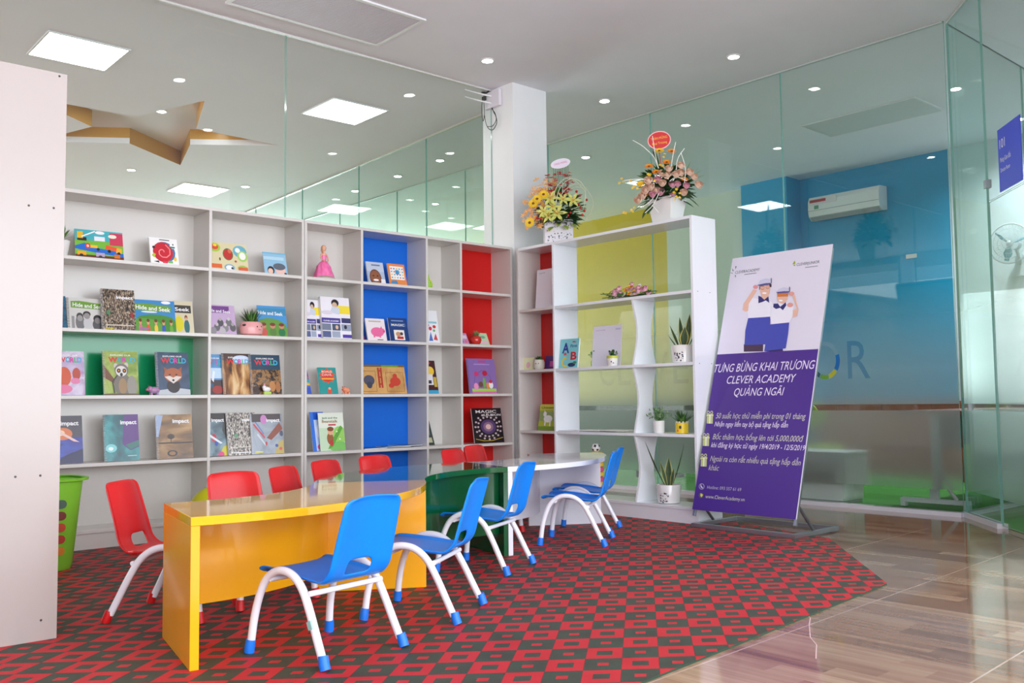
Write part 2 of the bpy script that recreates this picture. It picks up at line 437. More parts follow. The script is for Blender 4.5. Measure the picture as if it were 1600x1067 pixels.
# ------------------------------------------------------------------ glass walls
def pane(name, p0, p1, z0, z1, th=0.012, m=GLASS, gap=0.004, film=None):
    """upright sheet of glass from p0 to p1"""
    p0 = Vector(p0); p1 = Vector(p1); d = (p1-p0).normalized(); n = Vector((-d.y, d.x))*th/2; p0 = p0+d*gap; p1 = p1-d*gap
    q = [p0-n, p1-n, p1+n, p0+n]
    b = MB(); b.add([(v.x, v.y, z0) for v in q]+[(v.x, v.y, z1) for v in q], [(0, 1, 5, 4), (2, 3, 7, 6)], m)
    k = 0; i = b._m(GLASS_EDGE)
    for f in ((1, 2, 6, 5), (3, 0, 4, 7), (0, 3, 2, 1), (4, 5, 6, 7)): b.f.append(f); b.mi.append(i)
    if film:
        for f0, f1 in film:
            b2 = [p0+n*1.2, p1+n*1.2]
            b.add([(b2[0].x, b2[0].y, f0), (b2[1].x, b2[1].y, f0), (b2[1].x, b2[1].y, f1), (b2[0].x, b2[0].y, f1)], [(0, 1, 2, 3)], FILM)
    return struct(b, name)
FZ = [(0.19, 0.776), (0.823, 1.72)]
ys = [2.99, 4.40, 5.86, 7.32, 8.78, 10.24, 11.70, 13.16]
wi = 1
for i in range(7): pane('window_%d' % wi, (XG, ys[i]), (XG, ys[i+1]), 0.032, ZC, film=FZ); wi += 1
xs = [-3.9, -2.5, -1.05, 0.42, 3.33, 5.38]
for i in range(5):
    pane('window_%d' % wi, (xs[i], YG), (xs[i+1], YG), 0.0, ZC); wi += 1
ys2 = [6.49, 7.95, 9.4, 10.9, 12.4, 13.9, 15.4, 16.9]
x2 = lambda y: 5.76+(y-6.96)*0.05
for i in range(7): pane('window_%d' % wi, (x2(ys2[i]), ys2[i]), (x2(ys2[i+1]), ys2[i+1]), 0.0, ZC); wi += 1
# slanted glass with the door of room 101
CA = Vector((7.05, 2.99)); CD = Vector((-0.75, -0.66)).normalized()
cp = lambda s: CA+CD*s
S1 = 0.655
pane('window_%d' % wi, cp(0), cp(S1), 0.032, ZC, m=GLASS_T, film=FZ, th=0.014); wi += 1
pane('window_%d' % wi, cp(S1), cp(S1+1.15), 2.19, ZC, film=None); wi += 1
pane('window_%d' % wi, cp(S1+1.15), cp(2.5), 0.0, ZC); wi += 1
# partition between the two glazed rooms
pane('window_%d' % wi, (7.06, 3.0), (8.5, 3.0), 0.032, ZC, film=FZ); wi += 1
pane('window_%d' % wi, (8.5, 3.0), (9.95, 3.0), 0.032, ZC, film=FZ); wi += 1
pane('window_%d' % wi, (9.95, 3.0), (10.7, 3.0), 0.032, ZC, film=FZ); wi += 1
# white curb channel below the glass and slim channel at the ceiling
CURB = M((232, 232, 240), 0.25)
cb_ = MB().box((XG-0.035, 3.0, 0), (XG+0.035, 13.2, 0.032), CURB)
struct(cb_, 'baseboard_right')
def slab(p0, p1, hw, z0, z1, m):
    d = (p1-p0).normalized(); n = Vector((-d.y, d.x))*hw
    return [((p0-n).x, (p0-n).y), ((p1-n).x, (p1-n).y), ((p1+n).x, (p1+n).y), ((p0+n).x, (p0+n).y)]
struct(MB().prism(slab(CA, cp(S1), 0.035, 0, 0, None), 0, 0.032, CURB), 'baseboard_corner')
struct(MB().box((7.05, 2.97, 0), (10.7, 3.03, 0.032), CURB), 'baseboard_back')
tr = MB().box((XG-0.012, 3.0, ZC-0.012), (XG+0.012, 13.2, ZC), M((196, 204, 200), 0.4)).box((-4, YG-0.012, ZC-0.012), (5.38, YG+0.012, ZC), M((214, 212, 208), 0.4))
tr.prism(slab(CA, cp(2.5), 0.01, 0, 0, None), ZC-0.012, ZC, M((196, 204, 200), 0.4))
tr.prism(slab(Vector((x2(6.49), 6.49)), Vector((x2(16.9), 16.9)), 0.015, 0, 0, None), ZC-0.015, ZC, M((206, 204, 196), 0.4))
struct(tr, 'trim_2')
# glass door of room 101
dr = MB(); q0, q1 = cp(S1+0.012), cp(S1+0.95); n_ = Vector((-CD.y, CD.x))*0.006
vs = [(v.x, v.y, z) for z in (0.02, 2.18) for v in (q0-n_, q1-n_, q1+n_, q0+n_)]
dr.add(vs, [(0, 1, 5, 4), (2, 3, 7, 6)], GLASS)
i_ = dr._m(GLASS_EDGE)
for f in ((1, 2, 6, 5), (3, 0, 4, 7), (0, 3, 2, 1), (4, 5, 6, 7)): dr.f.append(f); dr.mi.append(i_)
for f0, f1 in FZ:
    e0, e1 = q0+n_*1.3, q1+n_*1.3
    dr.add([(e0.x, e0.y, f0), (e1.x, e1.y, f0), (e1.x, e1.y, f1), (e0.x, e0.y, f1)], [(0, 1, 2, 3)], FILM)
door = struct(dr, 'door_1')
def on_c(s, z, off=0.0): p = cp(s); nn = Vector((-CD.y, CD.x)); return (p.x-nn.x*off, p.y-nn.y*off, z)
ang = math.atan2(CD.y, CD.x)
def cmat(s, z, off=0.0): return Matrix.Translation(on_c(s, z, off)) @ Matrix.Rotation(ang, 4, 'Z')
MB().cbox((0, 0, 0), (0.05, 0.035, 0.055), STEEL, cmat(S1+0.0, 2.31)).build('hinge', door)
for s_, z_ in ((S1-0.5, 0.80), (S1+0.9, 0.80)):
    MB().cbox((0, 0, 0), (0.02, 0.035, 0.05), CHROME, cmat(s_, z_)).build('door_handle', door)
struct(MB().box((7.0, -3.5, 0), (7.1, 1.26, ZC), WALL_W), 'wall_right.001')
# ------------------------------------------------------------------ ceiling fittings
PANEL_E = emis('panel_light', (1.0, 0.99, 0.97), 22.0); SPOT_E = emis('downlight_glow', (1.0, 0.98, 0.94), 30.0)
FR = M((235, 235, 235), 0.5)
def ceil_panel(x0, y0, w, h, label, on=True, z=ZC):
    t = thing('ceiling_light', label, 'ceiling light', (x0+w/2, y0+h/2, z), group='square ceiling light panels' if on else None)
    b = MB()
    for a in ((-w/2, -h/2, w/2, -h/2+.015), (-w/2, h/2-.015, w/2, h/2), (-w/2, -h/2+.015, -w/2+.015, h/2-.015), (w/2-.015, -h/2+.015, w/2, h/2-.015)):
        b.box((a[0], a[1], -0.010), (a[2], a[3], 0.0), FR)
    b.build('frame', t)
    MB().box((-w/2+.015, -h/2+.015, -0.006), (w/2-.015, h/2-.015, -0.001), PANEL_E if on else M((214, 218, 216), 0.6)).build('diffuser', t)
    return t
ceil_panel(1.93, 7.42, .61, .61, 'square lit ceiling panel nearest the tall white cabinet')
ceil_panel(4.37, 7.42, .61, .61, 'square lit ceiling panel just left of the white column')
ceil_panel(4.62, 11.5, .61, .61, 'small far lit ceiling panel beyond the star recess')
ceil_panel(1.93, 11.5, .61, .61, 'square lit ceiling panel hidden behind the tall white cabinet')
ceil_panel(8.57, 3.96, .63, 1.22, 'long unlit ceiling panel above the blue room', on=False)
def downlight(x, y, label, z=ZC, group='round recessed downlights'):
    t = thing('downlight', label, 'downlight', (x, y, z), group=group)
    MB().lathe([(0.058, 0.0), (0.058, -0.006), (0.046, -0.008)], FR, 20).build('trim_ring', t, smooth=30)
    MB().lathe([(0.045, -0.0085), (0.0001, -0.0095)], SPOT_E, 20).build('lamp', t)
    return t
for x, y, l in [(4.87, 5.80, 'downlight in the front ceiling left of the white column'), (6.38, 4.44, 'downlight in the front ceiling above the banner'),
                (6.39, 5.90, 'downlight in the front ceiling just right of the white column'), (7.72, 7.44, 'downlight behind the glass above the red and orange flower arrangement')]:
    downlight(x, y, l)
for x, y, l in [(8.64, 3.61, 'downlight behind the glass right of the long unlit panel'), (10.12, 3.58, 'downlight behind the glass at the right picture edge')]:
    dl = downlight(x, y, l)
    ld = bpy.data.lights.new('downlight_lamp', 'SPOT'); ld.energy = 170; ld.spot_size = R(155); ld.spot_blend = 1.0; ld.shadow_soft_size = 0.05; ld.color = (0.95, 0.98, 1.0)
    lo = bpy.data.objects.new('downlight_lamp', ld); col.objects.link(lo); lo.parent = dl; lo.location = (0, 0, -0.03)
for x, y in ((5.36, 3.60), (3.90, 3.60), (3.10, 4.87)): downlight(x, y, 'downlight in the front ceiling above the top picture edge')
for x, y, l, z in [(3.04, 9.40, 'downlight inside the left arm of the ceiling star', ZC+SDZ), (3.43, 8.72, 'downlight at the top point of the ceiling star', ZC+SDZ),
                (3.51, 9.35, 'downlight in the middle of the ceiling star', ZC+SDZ), (4.10, 9.45, 'downlight in the right arm of the ceiling star', ZC+SDZ),
                (3.88, 11.27, 'downlight left below the ceiling star', ZC), (5.32, 11.24, 'downlight right below the ceiling star', ZC),
                (6.56, 10.58, 'downlight seen right of the small far lit panel', ZC), (6.49, 8.61, 'downlight in the corridor nearest the column', ZC),
                (6.54, 9.55, 'downlight in the corridor second from the column', ZC), (7.88, 10.57, 'farthest downlight low beside the column', ZC)]:
    downlight(x, y, l, z)
# air return grille in the front ceiling
g = thing('ceiling_vent', 'long slatted air return grille in the white front ceiling', 'vent', (3.36, 5.78, ZC))
b = MB(); w, h = 1.26, .66
for a in ((-w/2, -h/2, w/2, -h/2+.03), (-w/2, h/2-.03, w/2, h/2), (-w/2, -h/2+.03, -w/2+.03, h/2-.03), (w/2-.03, -h/2+.03, w/2, h/2-.03)):
    b.box((a[0], a[1], -0.012), (a[2], a[3], 0.0), FR)
b.build('frame', g)
MB().box((-w/2+.03, -h/2+.03, -0.002), (w/2-.03, h/2-.03, -0.001), M((128, 120, 130), 0.8)).build('backing', g)
b = MB(); y = -h/2+.035
while y < h/2-.035:
    b.box((-w/2+.03, y, -0.009), (w/2-.03, y+.009, -0.003), M((214, 206, 212), 0.5)); y += .0165
b.build('slats', g)
# ------------------------------------------------------------------ shelving
SH = [0.518, 0.936, 1.349, 1.795, 2.209]          # board centre heights, lowest to top
T2 = 0.011
YF, YBK = 6.06, 6.335
SCREW = M((70, 70, 72), 0.5, metal=0.6)
def board(b, a, c, m=None): return b.box(a, c, m or MELA)
def unit_left(name, label, x0, x1, divs, backs, extra=()):
    t = thing(name, label, 'bookcase', (x0, YF, 0), group=None)
    D = YBK-YF
    def bb(nm, a, c, m=MELA, bev=0.0015): return MB().box(a, c, m).build(nm, t, bevel=bev)
    bb('side_panel', (0, 0, 0), (0.02, D, SH[4]+T2)); bb('side_panel', (x1-x0-0.02, 0, 0), (x1-x0, D, SH[4]+T2))
    edges = [0.0]+[d-x0 for d in divs]+[x1-x0]
    for d in divs: bb('divider', (d-x0-0.01, 0, 0.10), (d-x0+0.01, D, SH[4]-T2))
    for i in range(len(edges)-1):
        a = edges[i]+(0.02 if i == 0 else 0.01); c = edges[i+1]-(0.02 if i == len(edges)-2 else 0.01)
        for k in range(4): bb('shelf', (a, 0.002, SH[k]-T2), (c, D, SH[k]+T2))
        bb('back_panel', (a-.005, D-0.012, 0.1), (c+.005, D-.002, SH[4]-T2), backs[i], 0)
    for (i, k, m) in extra:
        a = edges[i]+(0.02 if i == 0 else 0.01); c = edges[i+1]-(0.02 if i == len(edges)-2 else 0.01)
        bb('coloured_back_panel', (a, D-0.018, SH[k]+T2), (c, D-0.0125, SH[k+1]-T2), m, 0)
    bb('top_panel', (0.02, 0, SH[4]-T2), (x1-x0-0.02, D, SH[4]+T2))
    bb('bottom_panel', (0.02, 0, 0.10), (x1-x0-0.02, D, 0.122))
    bb('plinth', (0.02, 0.008, 0.0), (x1-x0-0.02, 0.026, 0.10))
    return t
unit_left('bookcase', 'white wall bookcase with a green back behind the third shelf, behind the yellow table', 1.33, 3.328, [2.62], [MELA, MELA], [(0, 1, B_GREEN)])
unit_left('bookcase', 'white wall bookcase with blue and red backs, behind the green table', 3.332, 5.347, [3.82, 4.43, 4.78], [MELA, B_BLUE, MELA, B_RED])
# right hand open unit
XF, XB = 5.31, 5.585
SR_ = [0.622, 1.132, 1.645, 2.178]
t = thing('bookcase', 'white open room-divider bookcase with hourglass posts, beside the banner', 'bookcase', (XF, 4.085, 0))
D = XB-XF; L = 5.965-4.085
def rb(nm, a, c, m=WHITE_G, bev=0.0015): return MB().box(a, c, m).build(nm, t, bevel=bev)
rb('side_panel', (0, 0, 0), (D, 0.022, SR_[3]+T2)); rb('side_panel', (0, L-0.02, 0), (D, L, SR_[3]+T2), MELA)
dv = 5.515-4.085
rb('divider', (0, dv-0.01, 0.12), (D, dv+0.01, SR_[3]-T2))
for k in range(3):
    rb('shelf', (0.002, 0.022, SR_[k]-T2), (D, dv-0.01, SR_[k]+T2)); rb('shelf', (0.002, dv+0.01, SR_[k]-T2), (D, L-0.02, SR_[k]+T2), MELA)
rb('top_panel', (0, 0.022, SR_[3]-T2), (D, L-0.02, SR_[3]+T2)); rb('bottom_panel', (0, 0.022, 0.10), (D, L-0.02, 0.122))
rb('plinth', (0.006, 0.022, 0), (0.024, L-0.02, 0.10))
rb('back_panel', (D-0.012, dv+.005, 0.1), (D-.002, L-.01, SR_[3]-T2), B_RED, 0)
ym = 4.67-4.085
def hourglass(z0, z1):
    b = MB(); n = 24; L_ = []; R_ = []
    for i in range(n+1):
        v = i/n; w = 0.126-0.050*(math.sin(math.pi*v)**1.3)
        L_.append((D/2-w, z0+(z1-z0)*v)); R_.append((D/2+w, z0+(z1-z0)*v))
    pts = L_+R_[::-1]
    b.prism(pts, -0.009, 0.009, WHITE_G, Matrix.Translation((0, ym, 0)) @ Matrix.Rotation(R(90), 4, 'X'))
    return b
hourglass(0.122, SR_[0]-T2).build('hourglass_post', t, bevel=0.001)
hourglass(SR_[0]+T2, SR_[1]-T2).build('hourglass_post', t, bevel=0.001)
hourglass(SR_[1]+T2, SR_[2]-T2).build('hourglass_post', t, bevel=0.001)
for z in (SR_[0], SR_[1], SR_[2]):
    for x in (0.05, 0.19): MB().lathe([(0.004, 0), (0.003, 0.0012), (0.0001, 0.0012)], SCREW, 10, Matrix.Rotation(R(90), 4, 'X')).build('screw', t, loc=(x, 0, z))

# tall white cabinet turned away at the left
t = thing('cabinet', 'tall white cabinet seen from its back at the left picture edge', 'cabinet', (0.30, 3.842, 0.007))
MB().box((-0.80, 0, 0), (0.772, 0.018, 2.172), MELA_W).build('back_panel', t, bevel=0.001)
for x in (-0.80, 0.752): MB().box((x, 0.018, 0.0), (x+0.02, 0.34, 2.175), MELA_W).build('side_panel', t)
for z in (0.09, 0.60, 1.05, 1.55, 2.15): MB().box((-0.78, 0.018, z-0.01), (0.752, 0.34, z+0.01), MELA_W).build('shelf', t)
b = MB()
for px, py in [(93, 119), (45, 321), (84, 325), (24, 745), (63, 743), (64, 969)]:
    p = at_y(px, py, 3.842)
    MB().lathe([(0.0045, 0), (0.0035, 0.001), (0.0001, 0.001)], SCREW, 10, Matrix.Rotation(R(90), 4, 'X')).build('screw', t, loc=(p.x-0.30, 0, p.z-0.007))

# ------------------------------------------------------------------ the three curved tables
RO, RI, ANG, ZT = 1.324, 0.799, 1.232, 0.501
YELLOW_P = painted('yellow_laminate_panel', (246, 176, 14), 0.22, 0.06, coat=0.1)
GREEN_P = painted('green_laminate_panel', (6, 84, 44), 0.16, 0.04, coat=0.2)
WHITE_P = painted('white_laminate_panel', (232, 232, 238), 0.22, 0.02)
def sector(b, r0, r1, a0, a1, z0, z1, m, n=28, c=(0, 0)):
    pts = [(c[0]+r0*math.cos(a0+(a1-a0)*i/n), c[1]+r0*math.sin(a0+(a1-a0)*i/n)) for i in range(n+1)]
    pts += [(c[0]+r1*math.cos(a1+(a0-a1)*i/n), c[1]+r1*math.sin(a1+(a0-a1)*i/n)) for i in range(n+1)]
    return b.prism(pts, z0, z1, m)
def desk(label, c, a0, m, mv):
    """ring sector desk: c = centre of its arc, from angle a0 to a0+ANG"""
    mid = (c[0]+1.06*math.cos(a0+ANG/2), c[1]+1.06*math.sin(a0+ANG/2))
    t = thing('table', label, 'table', (mid[0], mid[1], 0.007)); k = (c[0]-mid[0], c[1]-mid[1])
    sector(MB(), RI, RO, a0, a0+ANG, ZT-0.03, ZT, m, c=k).build('tabletop', t, smooth=30, bevel=0.0015)
    for s, a in ((1, a0), (-1, a0+ANG)):
        ux, uy = math.cos(a), math.sin(a); nx, ny = -uy*s, ux*s
        q = [(k[0]+ux*r+nx*w, k[1]+uy*r+ny*w) for r, w in ((RI, 0), (RO, 0), (RO, 0.03), (RI, 0.03))]
        if s < 0: q = q[::-1]
        MB().prism(q, 0.0, ZT-0.0305, mv).build('end_panel', t, bevel=0.0015)
    da = 0.03/RI
    sector(MB(), 0.850, 0.868, a0+da, a0+ANG-da, 0.12, ZT-0.0305, mv, c=k).build('modesty_panel', t, smooth=30)
    return t
C1, C2, C3 = (1.531, 4.354), (3.350, 3.257), (3.781, 5.337)
TH = -0.204
desk('glossy yellow curved table nearest the camera', C1, TH-math.pi/2, YELLOW_G, YELLOW_P)
desk('glossy dark green curved table between the yellow and the white table', C2, TH+math.pi/2, GREEN_G, GREEN_P)
desk('glossy white curved table farthest from the camera', C3, TH-math.pi/2, WHITE_G, WHITE_P)

# ------------------------------------------------------------------ children's chairs
def catmull(pts, n=8):
    out = []; P_ = [Vector(p) for p in pts]
    for i in range(len(P_)-1):
        p0 = P_[max(0, i-1)]; p1 = P_[i]; p2 = P_[i+1]; p3 = P_[min(len(P_)-1, i+2)]
        for k in range(n):
            t = k/n
            out.append(0.5*((2*p1)+(p2-p0)*t+(2*p0-5*p1+4*p2-p3)*t*t+(3*p1-p0-3*p2+p3)*t**3))
    out.append(P_[-1]); return out
def make_chair(label, shell_m, cap_m, group):
    t = thing('chair', label, 'chair', (0, 0, 0), group=group)
    prof = catmull([(0.188, 0.270, 0), (0.170, 0.282, 0), (0.10, 0.279, 0), (0.0, 0.268, 0), (-0.085, 0.258, 0), (-0.128, 0.268, 0), (-0.153, 0.305, 0), (-0.172, 0.37, 0), (-0.195, 0.45, 0), (-0.216, 0.52, 0), (-0.227, 0.556, 0)], 4)
    nv = len(prof)-1; nu = 20
    vs = []; idx = {}
    for j, p in enumerate(prof):
        v = j/nv
        a = prof[max(0, j-1)]; c = prof[min(nv, j+1)]; tg = (c-a).normalized(); nrm = Vector((tg.y, -tg.x))    # points under / behind
        # half width along the profile, rounded at both ends
        if v < 0.5: w = 0.150
        else: w = 0.150-0.020*((v-0.5)/0.5)
        if v > 0.90: w *= (1-((v-0.90)/0.10)**2.6*0.22)
        if v < 0.06: w *= (1-((0.06-v)/0.06)**2.2*0.16)
        up = max(0, min(1, (v-0.42)/0.2))
        for i in range(nu+1):
            s = -1+2*i/nu
            x = w*s
            dish = -0.026*up*s*s + 0.006*(1-up)*s*s          # back wraps forward, seat droops
            rim = 0.012*max(0, (abs(s)-0.86)/0.14)**2
            off = dish+rim
            y = p.x+nrm.x*off; z = p.y+nrm.y*off
            if v > 0.93: y -= 0.006*((v-0.93)/0.07)**2
            idx[(j, i)] = len(vs); vs.append((x, y, z))
    hj0, hj1 = int(nv*0.55), int(nv*0.64)
    hj1 = max(hj1, hj0+4)
    fs = []
    for j in range(nv):
        for i in range(nu):
            if hj0 <= j < hj1 and nu//2-4 <= i < nu//2+4:
                continue
            fs.append((idx[(j, i)], idx[(j, i+1)], idx[(j+1, i+1)], idx[(j+1, i)]))
    # round the corners of the hand hole
    for (j, i, di, dj) in ((hj0, nu//2-4, 1, 1), (hj0, nu//2+4, -1, 1), (hj1, nu//2-4, 1, -1), (hj1, nu//2+4, -1, -1)):
        a = Vector(vs[idx[(j, i)]]); b1 = Vector(vs[idx[(j, i+di)]]); b2 = Vector(vs[idx[(j+dj, i)]])
        vs[idx[(j, i)]] = tuple(a+(b1-a)*0.45+(b2-a)*0.45)
    b = MB(); b.add(vs, fs, shell_m)
    o = b.build('seat_shell', t)
    for p in o.data.polygons: p.use_smooth = True
    so = o.modifiers.new('thick', 'SOLIDIFY'); so.thickness = 0.0065; so.offset = 0
    ss = o.modifiers.new('smooth', 'SUBSURF'); ss.levels = 1; ss.render_levels = 1
    for s in (-1, 1):
        c = [(0.195, 0.03), (0.183, 0.12), (0.160, 0.20), (0.128, 0.258), (0.080, 0.290), (0.030, 0.296), (-0.020, 0.282), (-0.065, 0.245), (-0.105, 0.180), (-0.150, 0.09), (-0.180, 0.03)]
        pts = catmull([(s*(0.183-0.055*z), y, z) for y, z in c], 5)
        MB().tube(pts, 0.0145, TUBE_W, 14).build('frame_arch', t, smooth=60)
        for y, y2 in ((0.2005, 0.195), (-0.198, -0.183)):
            MB().tube([(s*0.1845, y, 0.001), (s*0.1845, (y+y2)/2, 0.02), (s*0.1815, y2, 0.045)], [0.0185, 0.0185, 0.017], cap_m, 14).build('foot_cap', t, smooth=50)
    MB().tube([(-0.1705, -0.095, 0.232), (0.1705, -0.095, 0.232)], 0.010, TUBE_W, 12).build('crossbar', t, smooth=50)
    MB().tube([(-0.1695, 0.105, 0.262), (0.1695, 0.105, 0.262)], 0.0095, TUBE_W, 12).build('crossbar', t, smooth=50)
    return t
BLUE_P = painted('blue_plastic', (0, 134, 240), 0.36, 0.01); RED_P = painted('red_plastic', (206, 18, 22), 0.34, 0.02, coat=0.15)
BLUE_C = M((18, 118, 226), 0.45); RED_C = M((206, 16, 20), 0.45)
blue0 = make_chair('blue plastic chair with white frame nearest the camera', BLUE_P, BLUE_C, 'blue children\'s chairs along the tables')
for i, (x, y, a, l) in enumerate([(1.731, 2.977, 0.20, 'blue plastic chair with white tube frame nearest the camera, at the yellow table'),
        (2.337, 3.219, 0.60, 'blue plastic chair where the yellow and green tables meet'),
        (3.179, 3.840, 0.475, 'blue plastic chair tucked against the green table'),
        (4.164, 4.139, 0.62, 'nearer of the two blue plastic chairs at the white table'),
        (4.564, 4.450, 0.573, 'farther of the two blue plastic chairs at the white table')]):
    o = blue0 if i == 0 else dup(blue0)
    o.location = (x, y, 0.0085); o.rotation_euler = (0, 0, a); o['label'] = l
    if i == 0: s_src = o
st = MB().box((-0.0152, -0.0100, -0.014), (0.0120, 0.0100, 0.014), M((150, 196, 190), 0.5))
stk = st.build('sticker', blue0, loc=(-0.178, -0.1265, 0.137), rot=(R(-24), 0, 0))
red0 = make_chair('red plastic chair', RED_P, RED_C, 'red children\'s chairs behind the tables')
def face(d): return math.atan2(d[1], d[0])-math.pi/2
rc = [(1.562, 3.953, 3.886, 'red plastic chair at the left end of the yellow table')]
for x, y, deg, l in [(1.955, 3.985, -88, 'red plastic chair behind the yellow table, beside the yellow ball'), (2.41, 4.185, -60, 'red plastic chair behind the yellow table, second from the ball'),
        (2.80, 4.465, -66, 'red plastic chair behind the yellow table, just left of the blue bookcase backs'), (3.19, 4.62, -78, 'red plastic chair in front of the blue bookcase backs'),
        (3.965, 4.825, -72, 'red plastic chair behind the white table, left of the pair by the red back'), (4.42, 5.15, -72, 'red plastic chair behind the white table, right of the pair by the red back')]:
    rc.append((x, y, face((math.cos(R(deg)), math.sin(R(deg)))), l))
for i, (x, y, a, l) in enumerate(rc):
    o = red0 if i == 0 else dup(red0)
    o.location = (x, y, 0.0085); o.rotation_euler = (0, 0, a); o['label'] = l

# ------------------------------------------------------------------ yellow ball and green basket
p = at_z(345, 790, 0.1805)
cball = Vector((0, 0, H))+ray(345, 790)*((5.72)/ray(345, 790).y)
b = MB().ball((0, 0, 0.18), 0.18, painted('yellow_rubber', (216, 214, 20), 0.35), 32)
o = b.build('ball', smooth=60, loc=(cball.x, 5.78, 0.007)); tag(o, 'large yellow ball on the floor behind a red chair', 'ball')
LIME = painted('lime_plastic', (140, 210, 60), 0.35, 0.03); DIRT = M((196, 66, 26), 0.5)
t = thing('basket', 'tall lime green plastic laundry basket beside the tall white cabinet', 'basket', (1.46, 5.50, 0.007))
b = MB(); n = 28
rings = [(0.0, 0.125), (0.02, 0.135), (0.47, 0.178), (0.475, 0.205), (0.488, 0.208), (0.488, 0.185)]
def rr(a, r): return (r*0.62*math.copysign(abs(math.cos(a))**0.7, math.cos(a))/0.62, r*math.copysign(abs(math.sin(a))**0.7, math.sin(a)))
for z, r in rings:
    for k in range(n):
        a = 2*math.pi*k/n; x, y = rr(a, r); b.v.append((x, y, z))
i_ = b._m(LIME)
for j in range(len(rings)-1):
    for k in range(n): b.f.append((j*n+k, j*n+(k+1) % n, (j+1)*n+(k+1) % n, (j+1)*n+k)); b.mi.append(i_)
b.f.append(tuple(range(n-1, -1, -1))); b.mi.append(i_)
o = b.build('basket_body', t, smooth=40); sm = o.modifiers.new('thick', 'SOLIDIFY'); sm.thickness = 0.003
b = MB()
for k in range(5):
    z = 0.355-0.062*k; m_ = [M((70, 96, 80), .5), M((120, 40, 24), .5), DIRT, M((180, 52, 26), .5), M((214, 130, 30), .5)][k]
    yy = -(0.135+(z)/0.47*0.043)-0.0005
    for xx in (-0.025, 0.045):
        pts = [(xx+0.022*math.cos(a), 0, z+0.023*math.sin(a)) for a in [math.pi*q/5-math.pi/2 for q in range(6)]]+[(xx-0.02, 0, z+0.023), (xx-0.02, 0, z-0.023)]
        b.flat([(x, yy, zz) for x, _, zz in pts], m_)
b.build('slots', t)
# ------------------------------------------------------------------ books and flat goods on the shelves
_ph = {}
def photo(cs, scale=14.0, stretch=(1, 1, 1), rough=0.22, detail=4.0, dist=0.6, hard=False):
    k = (tuple(cs), scale, stretch, rough)
    if k in _ph: return _ph[k]
    t = NT('printed_cover'); tc = t.n('ShaderNodeTexCoord'); mp = t.n('ShaderNodeMapping'); mp.inputs['Scale'].default_value = stretch
    t.l(tc.outputs['Object'], mp.inputs[0]); nz = t.n('ShaderNodeTexNoise'); nz.inputs['Scale'].default_value = scale
    nz.inputs['Detail'].default_value = detail; nz.inputs['Distortion'].default_value = dist; t.l(mp.outputs[0], nz.inputs['Vector'])
    cr = t.n('ShaderNodeValToRGB'); el = cr.color_ramp.elements; n = len(cs)
    if hard: cr.color_ramp.interpolation = 'CONSTANT'
    el[0].position = 0.30; el[0].color = lin(cs[0]); el[1].position = 0.70; el[1].color = lin(cs[-1])
    for i in range(1, n-1): e = el.new(0.30+0.40*i/(n-1)); e.color = lin(cs[i])
    t.l(nz.outputs['Fac'], cr.inputs[0]); t.l(cr.outputs[0], t.b.inputs['Base Color']); t.b.inputs['Roughness'].default_value = rough
    t.b.inputs['Coat Weight'].default_value = 0.3; t.b.inputs['Coat Roughness'].default_value = 0.08
    _ph[k] = t.m; return t.m
def col_m(c):
    if isinstance(c, bpy.types.Material): return c
    return M(c, 0.3, coat=0.2)
def art_mesh(b, w, h, art, mt, off0=0.0006):
    """flat print: coloured shapes in cover coordinates, later ones on top"""
    off = off0
    for s in art:
        k = s[0]; off += 0.00012
        if k == 't': continue
        c = col_m(s[-1])
        if k == 'r': u0, v0, u1, v1 = s[1:5]; pts = [(u0, v0), (u1, v0), (u1, v1), (u0, v1)]
        elif k == 'e': cu, cv, ru, rv = s[1:5]; pts = [(cu+ru*math.cos(2*math.pi*i/18), cv+rv*math.sin(2*math.pi*i/18)) for i in range(18)]
        elif k == 'p': pts = s[1]
        elif k == 'l':       # band along a polyline
            P2, wd = s[1], s[2]
            for i in range(len(P2)-1):
                (x0, y0), (x1, y1) = P2[i], P2[i+1]; dx, dy = (x1-x0)*w, (y1-y0)*h; L = math.hypot(dx, dy) or 1; nx, ny = -dy/L*wd, dx/L*wd
                b.flat([(x0*w-nx, -off, y0*h-ny), (x1*w-nx, -off, y1*h-ny), (x1*w+nx, -off, y1*h+ny), (x0*w+nx, -off, y0*h+ny)], c, mt)
            continue
        b.flat([(max(0.0, min(1.0, u))*w, -off, max(0.0, min(1.0, v))*h) for u, v in pts], c, mt)
    return off
